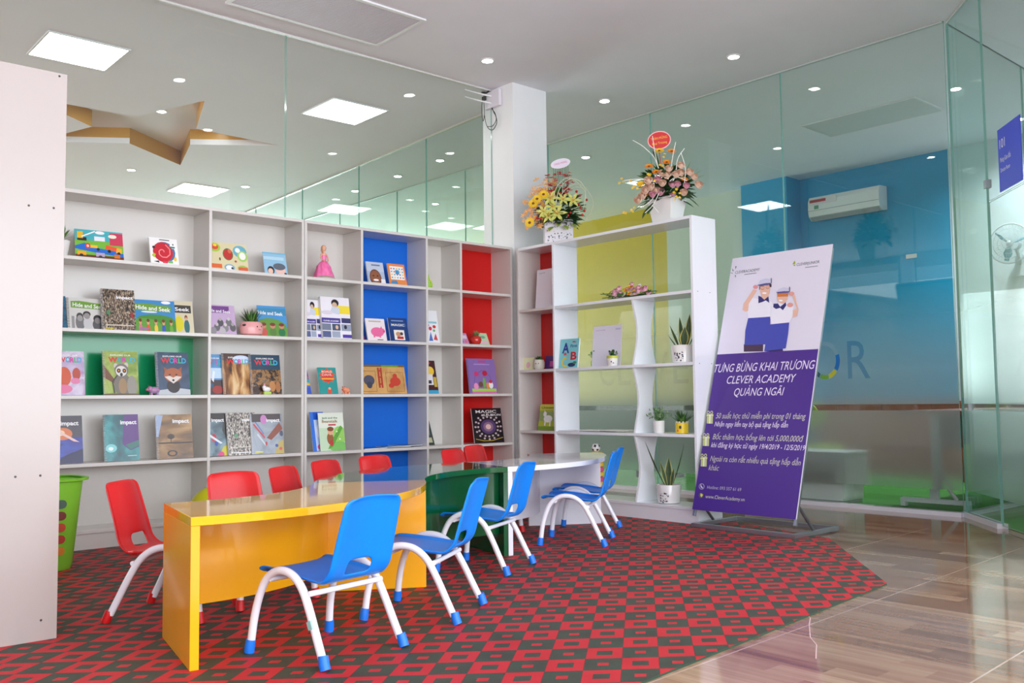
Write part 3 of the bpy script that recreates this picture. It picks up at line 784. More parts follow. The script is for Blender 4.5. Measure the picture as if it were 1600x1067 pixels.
def book(name, label, cat, x0, x1, yt, zs, side='L', d=6.12, lean=0.05, th=0.008, base=(240, 240, 240), art=(), spiral=None, group=None, yaw=0, rows=None, loc=None, size=None, parts=True, spine=None):
    at = at_y if side == 'L' else at_x
    ym = yt+40
    if side == 'L':
        a, c = at_y(x0, ym, d), at_y(x1, ym, d)
        for D_ in (1.35, 2.63, 3.352, 3.83, 4.44, 4.79):
            if D_-.08 < a.x < D_+.006: a.x = D_+.006
        for D_ in (2.61, 3.308, 3.81, 4.42, 4.77, 5.325):
            if D_-.004 < c.x < D_+.08: c.x = D_-.004
        w = (c.x-a.x)/math.cos(R(yaw)); o = (a.x, d, zs); rz = R(yaw); top = at_y((x0+x1)/2, yt, d+lean).z
    else:
        a, c = at_x(x0, ym, d), at_x(x1, ym, d); w = (a.y-c.y)/math.cos(R(yaw)); o = (d, a.y, zs); rz = R(-90+yaw); top = at_x((x0+x1)/2, yt, d+lean).z
    h0 = top-zs; h = math.hypot(h0, lean); al = math.atan2(lean, h0)
    if size: w, h = size
    t = thing(name, label, cat, (o[0], o[1], zs+0.0005+th*math.sin(al)), rz, group)
    T = Matrix.Rotation(-al, 4, 'X')
    MB().box((0.001, 0.0006, 0.001), (w-0.001, th, h-0.001), spine or PAPER, T).build('pages', t)
    b = MB().box((0, -0.0004, 0), (w, 0.0006, h), col_m(base), T)
    art_mesh(b, w, h, art, T); b.build('cover', t)
    k = 0
    for s in art:
        k += 1
        if s[0] == 't':
            _, tx, u0, v0, tw, thh, cc = s[:7]
            m2 = T @ Matrix.Translation((u0*w, -0.0008-0.00012*k, v0*h)) @ Matrix.Rotation(R(90), 4, 'X')
            if len(s) > 7: m2 = m2 @ Matrix.Rotation(R(s[7]), 4, 'Z')
            text_mesh(tx, 'title', M(cc, 0.4), t, tw*w, thh*h, mt=m2, bold=.035 if tx == 'impact' else (.018 if len(tx) > 1 else .03))
    if spiral:
        b = MB(); n = int(h/0.0105)
        for i in range(n):
            z = 0.008+i*0.0105
            b.tube([(0.006+0.0085*math.cos(q), th*0.5+0.010*math.sin(q), z) for q in [k2*math.pi/4 for k2 in range(8)]], 0.0016, M(spiral, 0.3), 5, closed=True, mt=T)
        b.build('spiral_binding', t)
    return t
Z = [s+T2 for s in SH]
WH = (246, 246, 246)
GL = 'books and cards leaning on the wall shelves'
def people(n, c1, c2, hair, v=0.08, r=0.07):
    out = []
    for i in range(n):
        u = (i+0.6)/(n+0.25)
        out += [('e', u, v+0.06, r*1.3, 0.14, c1[i % len(c1)]), ('e', u, v+0.26, r, 0.085, c2), ('e', u, v+0.315, r*1.05, 0.055, hair)]
    return out
def world_art(tint=(230, 40, 60)):
    return [('t', 'EXPLORE OUR', 0.22, 0.885, 0.58, 0.035, (246, 246, 240)), ('t', 'W', 0.16, 0.745, 0.26, 0.115, (226, 42, 52)), ('t', 'O', 0.41, 0.745, 0.15, 0.115, (30, 166, 200)), ('t', 'R', 0.55, 0.745, 0.13, 0.115, (220, 60, 160)),
            ('t', 'L', 0.68, 0.745, 0.10, 0.115, (60, 190, 130)), ('t', 'D', 0.78, 0.745, 0.14, 0.115, (60, 180, 220))]
# --- row 1 (top)
r = 3
book('puzzle_board', 'colourful vehicle puzzle board with a crane and trucks on the top shelf', 'puzzle', 118, 192, 362, Z[r], yaw=-4, th=0.012, base=(70, 180, 190), group=None, spine=M((214, 196, 160), .6), art=[
    ('r', 0, 0, 1, .62, (120, 190, 60)), ('r', .72, .5, 1, .95, (210, 60, 90)), ('p', [(0, .40), (.2, .52), (.5, .36), (.8, .3), (1, .22), (1, .1), (.7, .15), (.4, .2), (0, .3)], (30, 110, 210)),
    ('r', .05, .60, .24, .72, (40, 30, 30)), ('r', .05, .68, .17, .92, (236, 190, 40)), ('l', [(.14, .74), (.42, .96)], .004, (250, 250, 250)), ('r', .40, .62, .62, .78, (240, 240, 250)), ('e', .52, .92, .10, .06, (250, 250, 250)), ('e', .78, .82, .09, .07, (240, 240, 220)),
    ('r', .30, .36, .46, .46, (244, 196, 50)), ('e', .26, .42, .055, .10, (230, 60, 40)), ('e', .26, .42, .025, .045, (250, 240, 230)), ('p', [(.62, .36), (.88, .28), (.90, .42), (.64, .50)], (240, 90, 50)), ('p', [(.84, .24), (.96, .22), (.97, .40), (.86, .42)], (246, 180, 40)),
    ('e', .70, .28, .035, .055, (30, 30, 30)), ('e', .90, .22, .035, .055, (30, 30, 30)), ('e', .47, .32, .03, .05, (30, 30, 30)), ('r', 0, 0, 1, .10, (110, 50, 40)), ('r', .04, .08, .22, .22, (240, 170, 40)), ('r', .42, .06, .60, .20, (190, 170, 200)), ('r', .80, .04, .92, .18, (220, 120, 40)), ('e', .12, .07, .04, .055, (40, 40, 40)), ('e', .51, .05, .04, .055, (60, 60, 60))])
book('picture_book', 'white square picture book with a red spiral snail on the top shelf', 'book', 236, 280, 374, Z[r], yaw=0, th=0.02, base=(248, 247, 244), group=GL, art=[
    ('e', .5, .46, .40, .40, (60, 120, 170)), ('e', .46, .46, .36, .38, (206, 34, 52)),
    ('l', [(.46+(.03+.028*i)*math.cos(i*.75), .46+(.03+.028*i)*math.sin(i*.75)) for i in range(11)], .0035, (244, 150, 150)), ('e', .82, .74, .10, .12, (250, 250, 246)), ('r', .70, .64, .9, .70, (30, 130, 120)), ('e', .84, .78, .025, .03, (20, 20, 20)),
    ('p', [(.05, .30), (.14, .22), (.2, .36), (.12, .40)], (190, 200, 60)), ('p', [(.1, .08), (.3, .04), (.28, .12)], (30, 30, 30)), ('r', .42, .04, .60, .12, (230, 60, 90)), ('r', .62, .05, .78, .14, (120, 190, 110)), ('e', .14, .62, .05, .05, (30, 30, 40)), ('e', .88, .22, .05, .09, (240, 200, 60)),
    ('r', .36, .91, .72, .945, (90, 90, 104))])
cream = (224, 214, 170)
book('puzzle_board', 'cream animal puzzle tray on the top shelf beside the pale blue book', 'puzzle', 331, 389, 381, Z[r], th=0.012, base=cream, spine=M((214, 196, 160), .6), art=[
    ('e', .13, .80, .15, .16, (170, 210, 70)), ('e', .13, .82, .10, .10, (226, 80, 60)), ('e', .14, .88, .05, .05, (250, 220, 60)), ('e', .47, .58, .14, .22, (60, 120, 70)), ('e', .47, .58, .12, .19, (196, 50, 44)), ('e', .52, .70, .05, .08, (216, 110, 80)),
    ('e', .80, .72, .19, .22, (110, 180, 200)), ('e', .86, .55, .14, .20, (170, 210, 110)), ('e', .86, .56, .09, .14, (246, 246, 236)), ('e', .74, .76, .07, .09, (246, 246, 236)), ('r', 0, .05, .28, .20, (226, 110, 60)), ('e', .48, .10, .14, .12, (120, 170, 200)), ('e', .48, .09, .10, .09, (246, 246, 246)), ('e', .55, .08, .03, .04, (20, 20, 20)), ('e', .84, .10, .14, .11, (170, 190, 90)), ('r', .72, .02, .98, .14, (220, 100, 60)), ('e', .24, .38, .02, .06, (90, 80, 60)), ('e', .66, .34, .03, .04, (190, 80, 60))])
book('picture_book', 'small pale blue book with two dark haired faces on the top shelf', 'book', 414, 449, 396, Z[r], base=(150, 196, 222), yaw=-3, group=GL, art=[('r', 0, .93, 1, 1, (120, 190, 220)), ('r', .02, .66, .9, .80, (184, 220, 236)), ('e', .28, .17, .15, .19, (40, 34, 36)), ('e', .26, .13, .11, .13, (236, 196, 176)), ('e', .70, .18, .22, .24, (236, 196, 184)), ('e', .66, .36, .27, .16, (96, 104, 116)), ('e', .9, .05, .06, .05, (60, 50, 60))])
book('picture_book', 'small book with a smiling face on its cover, upper blue shelf', 'book', 576, 602, 411, Z[r], base=(176, 190, 212), yaw=-3, th=0.014, group=GL, art=[('r', 0, .55, 1, 1, (196, 206, 222)), ('e', .45, .25, .34, .40, (92, 52, 36)), ('e', .45, .28, .30, .32, (146, 88, 60)), ('e', .34, .34, .05, .03, (30, 20, 20)), ('e', .58, .34, .05, .03, (30, 20, 20)), ('e', .46, .14, .16, .05, (246, 240, 236)), ('r', .75, 0, 1, .2, (236, 236, 240)), ('r', .3, .82, .8, .88, (90, 110, 150))])
book('activity_book', 'orange book with a white centre and blue doodles, upper blue shelf', 'book', 610, 636, 414, Z[r], base=(236, 140, 70), yaw=-2, th=0.014, group=GL, art=[('r', .1, .25, .9, .88, (246, 244, 240))]+[('e', .18+.16*(i % 5), .34+.14*(i//5), .045, .035, [(60, 130, 190), (220, 80, 60), (90, 170, 190), (240, 190, 70)][(i*7) % 4]) for i in range(20)]+[('r', .4, .5, .62, .7, (60, 150, 200)), ('p', [(.05, .05), (.45, .05), (.4, .2), (.1, .18)], (70, 140, 190))])
# --- row 2
r = 2
hs = lambda u0=.12, wd=.84, v=.72, hh=.13, fg=WH, bgc=(110, 160, 50): [('p', [(u0-.05, v-.04), (u0+wd, v-.07), (u0+wd+.03, v+.12), (u0+.2, v+.19), (u0-.05, v+.17)], bgc), ('t', 'Hide and Seek', u0, v, wd, hh, fg, -3)]
book('textbook', 'dark blue textbook mostly hidden behind the tall white cabinet, second shelf', 'book', 88, 105, 463, Z[r], base=photo([(30, 60, 90), (40, 110, 140), (20, 20, 30)], 20), group=GL)
book('textbook', 'spiral textbook with black and white children under a green title, second shelf', 'book', 106, 161, 467, Z[r], yaw=0, base=(212, 212, 206), group=GL, d=6.125, spiral=(60, 60, 60), art=hs(.17, .9)+[('e', .36, .20, .13, .26, (120, 120, 120)), ('e', .36, .40, .10, .12, (70, 70, 70)), ('e', .36, .34, .08, .10, (160, 158, 154)), ('e', .58, .18, .13, .22, (200, 200, 200)), ('e', .56, .48, .11, .10, (50, 50, 50)), ('e', .56, .42, .09, .10, (150, 148, 146)), ('e', .86, .14, .15, .20, (90, 90, 92)), ('e', .86, .34, .12, .13, (40, 40, 42)), ('e', .86, .28, .09, .10, (130, 126, 124)), ('r', .12, 0, .2, .4, (150, 150, 150))])
book('textbook', 'black spiral textbook covered in a crowd of tiny figures, second shelf', 'book', 160, 213, 453, Z[r], d=6.10, base=photo([(16, 14, 14), (40, 32, 28), (150, 130, 104), (220, 210, 190)], 60, (2.5, 1, 1), detail=5), spiral=(226, 226, 226), group=GL, art=[('t', 'impact', .45, .77, .50, .075, WH), ('r', .1, .02, .34, .05, (200, 190, 40)), ('r', .12, .10, .95, .13, (200, 190, 170)), ('r', .86, .30, .93, .44, (170, 30, 30)), ('e', .2, .42, .06, .06, (70, 130, 80))])
book('textbook', 'wide blue and green textbook of children on grass, second shelf', 'book', 213, 276, 470, Z[r], d=6.13, base=(60, 140, 200), yaw=0, group=GL, art=[('e', .5, 0, .8, .55, (70, 140, 50)), ('e', .2, .1, .5, .32, (96, 160, 60)), ('e', .78, .94, .12, .05, WH), ('e', .35, .62, .2, .03, (220, 236, 246))]+hs(.02, .86, .70, .13)+people(5, [(210, 120, 140), (220, 90, 40), (240, 200, 70), (60, 90, 180), (110, 170, 60)], (214, 160, 120), (110, 60, 30), .03, .035)+[('e', .2, .08, .12, .05, (170, 120, 160))])
book('textbook', 'beige textbook half hidden behind the blue and green one, second shelf', 'book', 275, 304, 471, Z[r], d=6.14, base=(214, 206, 176), group=GL, art=[('r', .0, .62, .9, .86, (60, 60, 50)), ('t', 'Seek', .04, .68, .78, .11, WH), ('e', .22, .28, .24, .24, (216, 206, 40)), ('e', .62, .2, .15, .22, (50, 110, 110)), ('e', .60, .48, .08, .08, (140, 70, 40)), ('e', .60, .44, .06, .05, (220, 170, 140))])
book('textbook', 'lilac textbook with grey children, second shelf beside the pink pot', 'book', 326, 370, 478, Z[r], base=(200, 172, 206), group=GL, th=0.02, art=[('r', 0, .72, .8, .96, (120, 70, 140)), ('t', 'Hide and Seek', .02, .76, .82, .10, WH, -3)]+[('e', u, v, .11, .13, c) for u, v, c in [(.32, .22, (110, 108, 112)), (.62, .20, (140, 138, 140)), (.45, .38, (90, 88, 92)), (.75, .40, (120, 118, 120)), (.88, .22, (100, 98, 100)), (.18, .10, (150, 146, 150)), (.5, .1, (190, 186, 190))]]+[('e', u, v, .055, .06, c) for u, v, c in [(.32, .32, (196, 192, 192)), (.62, .32, (210, 206, 204)), (.45, .50, (180, 176, 174)), (.75, .52, (204, 200, 200)), (.88, .34, (170, 168, 168))]])
book('textbook', 'blue and green textbook behind the pink pot, second shelf', 'book', 405, 449, 479, Z[r], d=6.15, yaw=-3, base=(70, 150, 210), group=GL, art=[('e', .4, .1, .7, .5, (100, 150, 60)), ('r', 0, .70, 1, .92, (60, 140, 180)), ('t', 'Hide and Seek', .02, .72, .86, .11, WH, -2)]+people(3, [(200, 90, 80), (90, 130, 60), (40, 120, 70)], (200, 140, 110), (120, 60, 40), .08, .09))
mag = lambda: [('r', .52, .60, 1, .80, (244, 222, 60)), ('e', .50, .86, .13, .09, (30, 26, 28)), ('e', .48, .80, .09, .08, (214, 180, 150)), ('p', [(.3, .62), (.62, .58), (.66, .74), (.40, .78)], (206, 214, 226)), ('e', .2, .62, .2, .05, (222, 214, 226)), ('r', 0, .37, .64, .49, (74, 60, 150)), ('r', .68, .38, 1, .50, (60, 60, 110)), ('r', .0, .19, .30, .35, (120, 130, 150)), ('r', .34, .19, .62, .35, (70, 84, 110)), ('r', .66, .19, 1, .35, (150, 160, 180)), ('r', 0, .02, .28, .17, (90, 100, 140)), ('r', .32, .02, .6, .17, (160, 170, 190)), ('r', .68, .02, 1, .10, (80, 60, 160)), ('e', .5, .27, .05, .05, (220, 190, 160)), ('e', .8, .28, .05, .05, (40, 40, 60)), ('t', 'CLEVER ACADEMY', .05, .40, .54, .035, WH)]
book('brochure', 'white brochure standing half behind the identical one, beside the blue bookcase back', 'brochure', 478, 506, 470, Z[r], d=6.14, base=(238, 234, 240), th=0.03, art=mag())
book('brochure', 'front white brochure with a yellow band and purple stripe, beside the blue bookcase back', 'brochure', 505, 550, 466, Z[r], d=6.11, base=(240, 236, 242), th=0.03, art=mag())
book('picture_book', 'white card book with a pink pig shape, middle blue shelf', 'book', 575, 604, 499, Z[r], base=(240, 230, 232), yaw=-3, th=0.014, group=GL, art=[('e', .55, .38, .34, .22, (236, 110, 160)), ('e', .82, .44, .14, .12, (236, 110, 160)), ('e', .90, .42, .05, .045, (210, 70, 120)), ('p', [(.72, .55), (.80, .66), (.82, .54)], (226, 90, 140)), ('r', .32, .12, .40, .24, (236, 110, 160)), ('r', .62, .12, .70, .24, (236, 110, 160)), ('r', .16, .84, .8, .90, (180, 190, 170)), ('r', .5, .01, .8, .04, (60, 60, 60))])
book('activity_book', 'navy blue book with a white picture panel, middle blue shelf', 'book', 611, 639, 498, Z[r], base=(28, 60, 120), yaw=-3, th=0.014, group=GL, art=[('r', .22, .05, .78, .48, (240, 236, 226)), ('r', .08, .62, .92, .78, (50, 90, 160)), ('t', 'MAGIC', .14, .65, .70, .09, (236, 230, 200)), ('r', .15, .85, .8, .90, (120, 150, 200)), ('e', .45, .30, .14, .10, (200, 150, 110)), ('r', .36, .09, .7, .2, (190, 50, 50)), ('e', .62, .32, .08, .07, (60, 60, 70))])
book('picture_book', 'tall white sketch covered book in the narrow bay left of the red back', 'book', 669, 687, 486, Z[r], base=(236, 238, 240), d=6.13, yaw=-2, group=GL, art=[('r', 0, .60, .9, .66, (150, 200, 210)), ('p', [(.1, .06), (.3, .34), (.45, .06)], (80, 110, 190)), ('p', [(.5, .1), (.7, .3), (.85, .08)], (210, 70, 80)), ('e', .3, .44, .14, .06, (210, 60, 90)), ('e', .65, .50, .14, .05, (200, 50, 50)), ('e', .6, .38, .1, .04, (110, 170, 110)), ('e', .15, .54, .1, .04, (190, 150, 200))])
book('card', 'small lilac card beside the red apple pot', 'card', 720, 734, 521, Z[r], base=(206, 150, 196), th=0.003, d=6.13, group=GL, art=[('r', .1, .5, .9, .8, (236, 220, 236)), ('e', .3, .25, .15, .12, (120, 120, 200)), ('e', .7, .25, .15, .12, (230, 110, 130))])
book('card', 'small green and pink card right of the red apple pot', 'card', 750, 766, 521, Z[r], base=(196, 220, 176), th=0.003, d=6.13, group=GL, art=[('r', .1, .1, .9, .35, (236, 200, 210)), ('e', .5, .65, .25, .12, (120, 180, 150))])
# --- row 3
r = 1
book('textbook', 'lilac textbook with pink shapes at the left of the green back', 'book', 84, 134, 549, Z[r], base=photo([(180, 150, 196), (222, 214, 232), (150, 110, 160)], 8), yaw=0, group=GL, art=world_art()+[('e', .35, .42, .22, .22, (214, 90, 50)), ('e', .74, .48, .13, .14, (190, 80, 60)), ('e', .3, .14, .3, .10, (230, 120, 160)), ('e', .70, .32, .15, .07, (226, 130, 170))])
book('textbook', 'spiral textbook with a lemur on the cover in front of the green back', 'book', 163, 218, 549, Z[r], base=photo([(120, 150, 50), (170, 190, 90), (96, 120, 40)], 7), spiral=(230, 230, 230), group=GL, art=[('p', [(.0, .70), (.0, .4), (.42, .2), (.36, .3)], (120, 76, 44))]+world_art()+[('e', .55, .22, .26, .26, (120, 116, 104)), ('e', .80, .2, .14, .24, (150, 146, 134)), ('e', .54, .20, .12, .18, (160, 130, 90)), ('e', .36, .66, .06, .06, (206, 200, 190)), ('e', .66, .68, .06, .06, (206, 200, 190)), ('e', .52, .56, .20, .15, (120, 114, 108)), ('e', .51, .54, .16, .12, (226, 222, 214)), ('e', .44, .55, .055, .05, (30, 26, 24)), ('e', .60, .55, .055, .05, (30, 26, 24)), ('e', .44, .55, .02, .02, (230, 150, 40)), ('e', .60, .55, .02, .02, (230, 150, 40)), ('e', .51, .46, .04, .04, (20, 18, 18)), ('l', [(.3, .04), (.25, .3), (.4, .45)], .004, (60, 56, 50)), ('r', 0, 0, 1, .03, (90, 70, 40))])
book('textbook', 'spiral textbook with a red fox on dark blue, in front of the green back', 'book', 246, 298, 551, Z[r], base=photo([(36, 56, 90), (60, 84, 110), (26, 40, 66)], 5), spiral=(230, 230, 230), group=GL, art=world_art()+[('p', [(0, 0), (1, 0), (1, .12), (.6, .16), (0, .10)], (190, 196, 200)), ('e', .50, .20, .20, .16, (50, 44, 46)), ('p', [(.22, .66), (.26, .46), (.42, .56)], (150, 90, 60)), ('p', [(.78, .66), (.74, .46), (.58, .56)], (150, 90, 60)), ('e', .5, .46, .27, .17, (176, 100, 60)), ('p', [(.24, .42), (.5, .26), (.76, .42), (.6, .44), (.5, .4), (.4, .44)], (226, 216, 206)), ('e', .40, .47, .03, .018, (20, 16, 16)), ('e', .60, .47, .03, .018, (20, 16, 16)), ('e', .5, .34, .035, .025, (16, 14, 14))])
book('textbook', 'blue and white snow scene textbook left of the brown horse one, third shelf', 'book', 318, 352, 554, Z[r], d=6.13, base=(90, 150, 200), group=GL, art=world_art()+[('r', 0, .40, 1, .66, (196, 222, 240)), ('r', 0, 0, 1, .36, (70, 56, 56)), ('e', .6, .12, .3, .1, (160, 50, 40)), ('e', .3, .22, .1, .06, (50, 90, 120)), ('p', [(.3, .36), (.4, .30), (.5, .56), (.4, .6)], (240, 244, 250))])
book('textbook', 'brown spiral textbook with horses between a blue and a dark one', 'book', 350, 396, 553, Z[r], d=6.115, base=photo([(40, 26, 20), (130, 80, 40), (200, 150, 90), (230, 200, 150)], 9, (2.4, 1, .7)), spiral=(220, 220, 220), group=GL, art=[('r', .0, .82, 1, 1, (80, 60, 50)), ('e', .66, .86, .3, .10, (206, 222, 246))]+world_art())
book('textbook', 'dark night scene textbook right of the brown horse one, third shelf', 'book', 393, 440, 555, Z[r], d=6.10, base=photo([(18, 24, 30), (60, 44, 30), (170, 120, 60), (70, 90, 90)], 34), spiral=(220, 220, 220), yaw=-2, group=GL, art=[('r', 0, .62, 1, 1, (24, 60, 84))]+world_art()+[('e', .7, .2, .10, .14, (190, 130, 70)), ('e', .88, .18, .08, .14, (170, 110, 60)), ('e', .2, .1, .12, .1, (60, 36, 24))])
book('picture_book', 'narrow rainbow book leaning at the left of the white bay, third shelf', 'book', 472, 487, 578, Z[r], base=(120, 80, 170), yaw=0, lean=0.07, group=GL, art=[('r', 0, 0, 1, .26, (60, 90, 190)), ('r', 0, .26, 1, .40, (90, 110, 200)), ('p', [(0, .5), (1, .42), (1, .6), (0, .7)], (60, 170, 190)), ('p', [(0, .36), (1, .34), (1, .44), (0, .52)], (240, 190, 60)), ('p', [(0, .72), (1, .62), (1, .7), (0, .8)], (220, 90, 130))])
book('picture_book', 'teal paperback with a red and orange burst behind its title, third shelf', 'book', 500, 528, 575, Z[r], base=(40, 150, 146), yaw=-3, th=0.012, group=GL, art=[('p', [(.5+(.46 if i % 2 else .33)*math.cos(i*.314), .68+(.30 if i % 2 else .22)*math.sin(i*.314)) for i in range(20)], (226, 80, 50)), ('e', .5, .66, .30, .20, (210, 60, 46)), ('t', 'ROALD', .22, .80, .56, .08, (244, 226, 200)), ('t', 'DAHL', .22, .68, .56, .09, (250, 200, 190)), ('r', .18, .54, .84, .60, (240, 170, 50)), ('e', .55, .10, .12, .12, (206, 80, 60)), ('e', .55, .2, .07, .05, (220, 170, 140))])
book('game_board', 'brown wooden game board with a red figure panel, third blue shelf', 'game', 566, 634, 571, Z[r], yaw=-3, th=0.014, base=photo([(196, 146, 84), (210, 164, 100), (186, 136, 78)], 6), spine=M((190, 140, 80), .5), art=[('r', 0, .93, 1, 1, (120, 90, 40)), ('r', .48, .93, .86, .99, (110, 150, 40)), ('l', [(.03, .08), (.03, .78), (.33, .78), (.33, .08), (.03, .08)], .0012, (90, 50, 30)), ('l', [(.56, .08), (.56, .74), (.95, .74), (.95, .08), (.56, .08)], .0012, (120, 40, 30)), ('e', .18, .46, .12, .18, (76, 76, 96)), ('e', .18, .30, .06, .12, (60, 60, 80)), ('e', .76, .42, .12, .16, (196, 60, 40)), ('e', .76, .62, .05, .08, (196, 60, 40)), ('e', .66, .28, .06, .08, (196, 60, 40)), ('r', .38, .20, .42, .90, (180, 60, 40)), ('r', .44, .20, .48, .90, (180, 60, 40)), ('r', .40, .30, .46, .36, (180, 60, 40)), ('r', .40, .54, .46, .60, (180, 60, 40)), ('r', .40, .76, .46, .82, (180, 60, 40))])
book('picture_book', 'dark maroon book with a yellow disc leaning in the narrow bay, third shelf', 'book', 668, 685, 564, Z[r], d=6.12, base=(70, 26, 34), yaw=-4, lean=.07, group=GL, art=[('e', .5, .68, .34, .14, (240, 200, 60)), ('r', .0, .26, .66, .58, (226, 222, 226)), ('r', .05, .3, .5, .4, (60, 50, 70)), ('r', .7, .2, .95, .5, (200, 170, 60)), ('r', 0, 0, 1, .10, (60, 160, 200)), ('r', .2, .90, .6, .95, (200, 40, 40))])
book('colouring_book', 'purple spiral colouring book with flowers in front of the red back, third shelf', 'book', 734, 776, 561, Z[r], base=(140, 110, 176), spiral=(120, 90, 150), yaw=-3, group=GL, art=[('l', [(.2, .3), (.25, .52), (.5, .66), (.78, .5), (.82, .3)], .002, (110, 70, 150)), ('r', .10, .06, .96, .14, (170, 210, 90)), ('r', .10, .0, .96, .06, (214, 120, 170)), ('e', .30, .56, .08, .07, (214, 60, 120)), ('e', .60, .58, .09, .08, (190, 40, 70)), ('e', .78, .24, .08, .10, (240, 236, 240)), ('e', .78, .34, .06, .05, (196, 40, 60)), ('e', .25, .2, .08, .10, (236, 150, 190)), ('e', .42, .26, .08, .08, (110, 80, 60)), ('e', .55, .3, .05, .16, (120, 170, 90)), ('e', .66, .22, .05, .1, (230, 140, 60)), ('r', .4, .90, .66, .94, (226, 60, 120)), ('r', .24, .82, .8, .85, (180, 150, 210))])
# --- row 4
r = 0
book('textbook', 'purple and orange glowing textbook at the left, fourth shelf', 'book', 83, 131, 650, Z[r], d=6.10, base=photo([(60, 40, 130), (40, 70, 180), (24, 20, 50)], 6, (1, 1, 2)), group=GL, art=[('r', 0, .55, 1, 1, (70, 66, 76)), ('e', .35, .62, .32, .13, (220, 120, 60)), ('e', .28, .64, .14, .06, (255, 214, 150)), ('p', [(0, .72), (.1, .75), (.9, .44), (.7, .46)], (236, 200, 190)), ('p', [(.1, 0), (1, 0), (1, .3), (.6, .22), (.3, .14)], (26, 24, 80)), ('t', 'impact', .28, .80, .60, .085, WH)])
book('textbook', 'teal and purple spiral textbook, fourth shelf', 'book', 164, 219, 648, Z[r], d=6.10, base=photo([(16, 60, 70), (30, 110, 116), (60, 160, 160), (20, 50, 66)], 6), spiral=(210, 210, 214), group=GL, art=[('p', [(.6, 1), (1, 1), (1, .30), (.75, .22), (.52, .36), (.55, .62)], (96, 56, 130)), ('p', [(.60, .34), (.75, .24), (1, .32), (1, .44)], (60, 120, 110)), ('e', .20, .28, .16, .09, (130, 210, 210)), ('e', .19, .27, .07, .04, (236, 250, 250)), ('t', 'impact', .48, .79, .47, .085, WH), ('r', .66, .10, .92, .115, (210, 220, 220))])
book('textbook', 'golden brown spiral textbook with a lone tree, fourth shelf', 'book', 246, 302, 648, Z[r], d=6.10, base=photo([(70, 50, 30), (140, 104, 60), (200, 164, 110)], 5, (.6, 1, 2.2)), spiral=(230, 230, 230), yaw=-2, group=GL, art=[('r', 0, .34, 1, .37, (40, 28, 20)), ('e', .4, .5, .10, .06, (60, 44, 28)), ('r', .39, .35, .41, .48, (50, 36, 24)), ('e', .42, .12, .14, .07, (36, 28, 24)), ('e', .42, .12, .09, .045, (150, 110, 70)), ('p', [(.0, .5), (.06, .5), (.2, .98), (.06, 1), (0, 1)], (160, 180, 210)), ('t', 'impact', .46, .81, .46, .085, WH)])
book('textbook', 'slate blue textbook partly behind the black and white one, fourth shelf', 'book', 318, 356, 646, Z[r], d=6.13, base=photo([(60, 70, 80), (120, 150, 160), (180, 200, 206)], 8), group=GL, art=[('r', 0, .8, 1, 1, (50, 46, 44)), ('p', [(.8, .6), (1, .4), (1, .8), (.9, .8)], (60, 60, 56)), ('e', .4, .42, .12, .1, (190, 50, 70)), ('e', .5, .3, .08, .07, (60, 80, 170)), ('p', [(.6, 0), (1, 0), (1, .26), (.8, .2)], (206, 196, 60)), ('e', .7, .04, .15, .06, (220, 70, 130)), ('p', [(.0, .52), (.1, .55), (.8, .3), (.7, .28)], (226, 236, 240)), ('t', 'impact', .32, .80, .60, .08, WH)])
book('textbook', 'black and white spiral textbook of tiny figures between two others, fourth shelf', 'book', 357, 402, 645, Z[r], d=6.115, base=photo([(14, 12, 12), (46, 40, 36), (200, 190, 176), (240, 236, 230)], 60, (2.5, 1, 1), detail=5), spiral=(236, 236, 236), yaw=-2, group=GL, art=[('e', .92, .5, .06, .06, (190, 40, 50)), ('e', .3, .46, .06, .05, (90, 150, 110)), ('r', .1, .05, .95, .07, (240, 240, 240)), ('r', .1, .18, .95, .195, (226, 220, 210)), ('t', 'impact', .52, .80, .40, .06, WH)])
book('textbook', 'grey spiral textbook with scattered colourful tools, fourth shelf', 'book', 394, 443, 647, Z[r], d=6.10, base=photo([(130, 140, 150), (170, 180, 190), (110, 116, 124)], 6), spiral=(236, 236, 236), yaw=-3, group=GL, art=[('r', .05, .80, .95, 1, (70, 60, 60)), ('e', .42, .86, .1, .12, (200, 130, 190)), ('p', [(.48, .4), (.62, .34), (1, .62), (.9, .78)], (140, 70, 50)), ('l', [(.1, .75), (.42, .4)], .006, (196, 60, 70)), ('l', [(.16, .8), (.40, .5)], .004, (90, 120, 180)), ('l', [(.2, .5), (.44, .22)], .006, (206, 214, 220)), ('e', .46, .26, .03, .05, (190, 50, 60)), ('p', [(.7, 0), (1, 0), (1, .34), (.86, .3)], (190, 170, 90)), ('e', .78, .2, .05, .04, (60, 80, 160)), ('e', .9, .12, .05, .04, (210, 80, 70)), ('e', .95, .5, .06, .07, (70, 80, 100)), ('r', .1, .04, .34, .07, (236, 230, 80)), ('t', 'impact', .50, .80, .42, .08, WH)])
book('picture_book', 'black edged booklet just showing at the left of the white bay, fourth shelf', 'book', 470, 480, 672, Z[r], base=(60, 62, 66), lean=.08, group=GL, art=[('r', .2, .2, .8, .8, (150, 150, 156))])
book('picture_book', 'blue and white book with a pink pig toy picture, behind the beanstalk book', 'book', 490, 512, 644, Z[r], d=6.13, base=(196, 216, 244), lean=.06, yaw=3, group=GL, art=[('r', 0, .80, 1, 1, (30, 90, 200)), ('r', 0, .0, .25, 1, (60, 120, 220)), ('e', .62, .1, .3, .08, (232, 110, 160)), ('e', .55, .5, .2, .18, (240, 240, 250))])
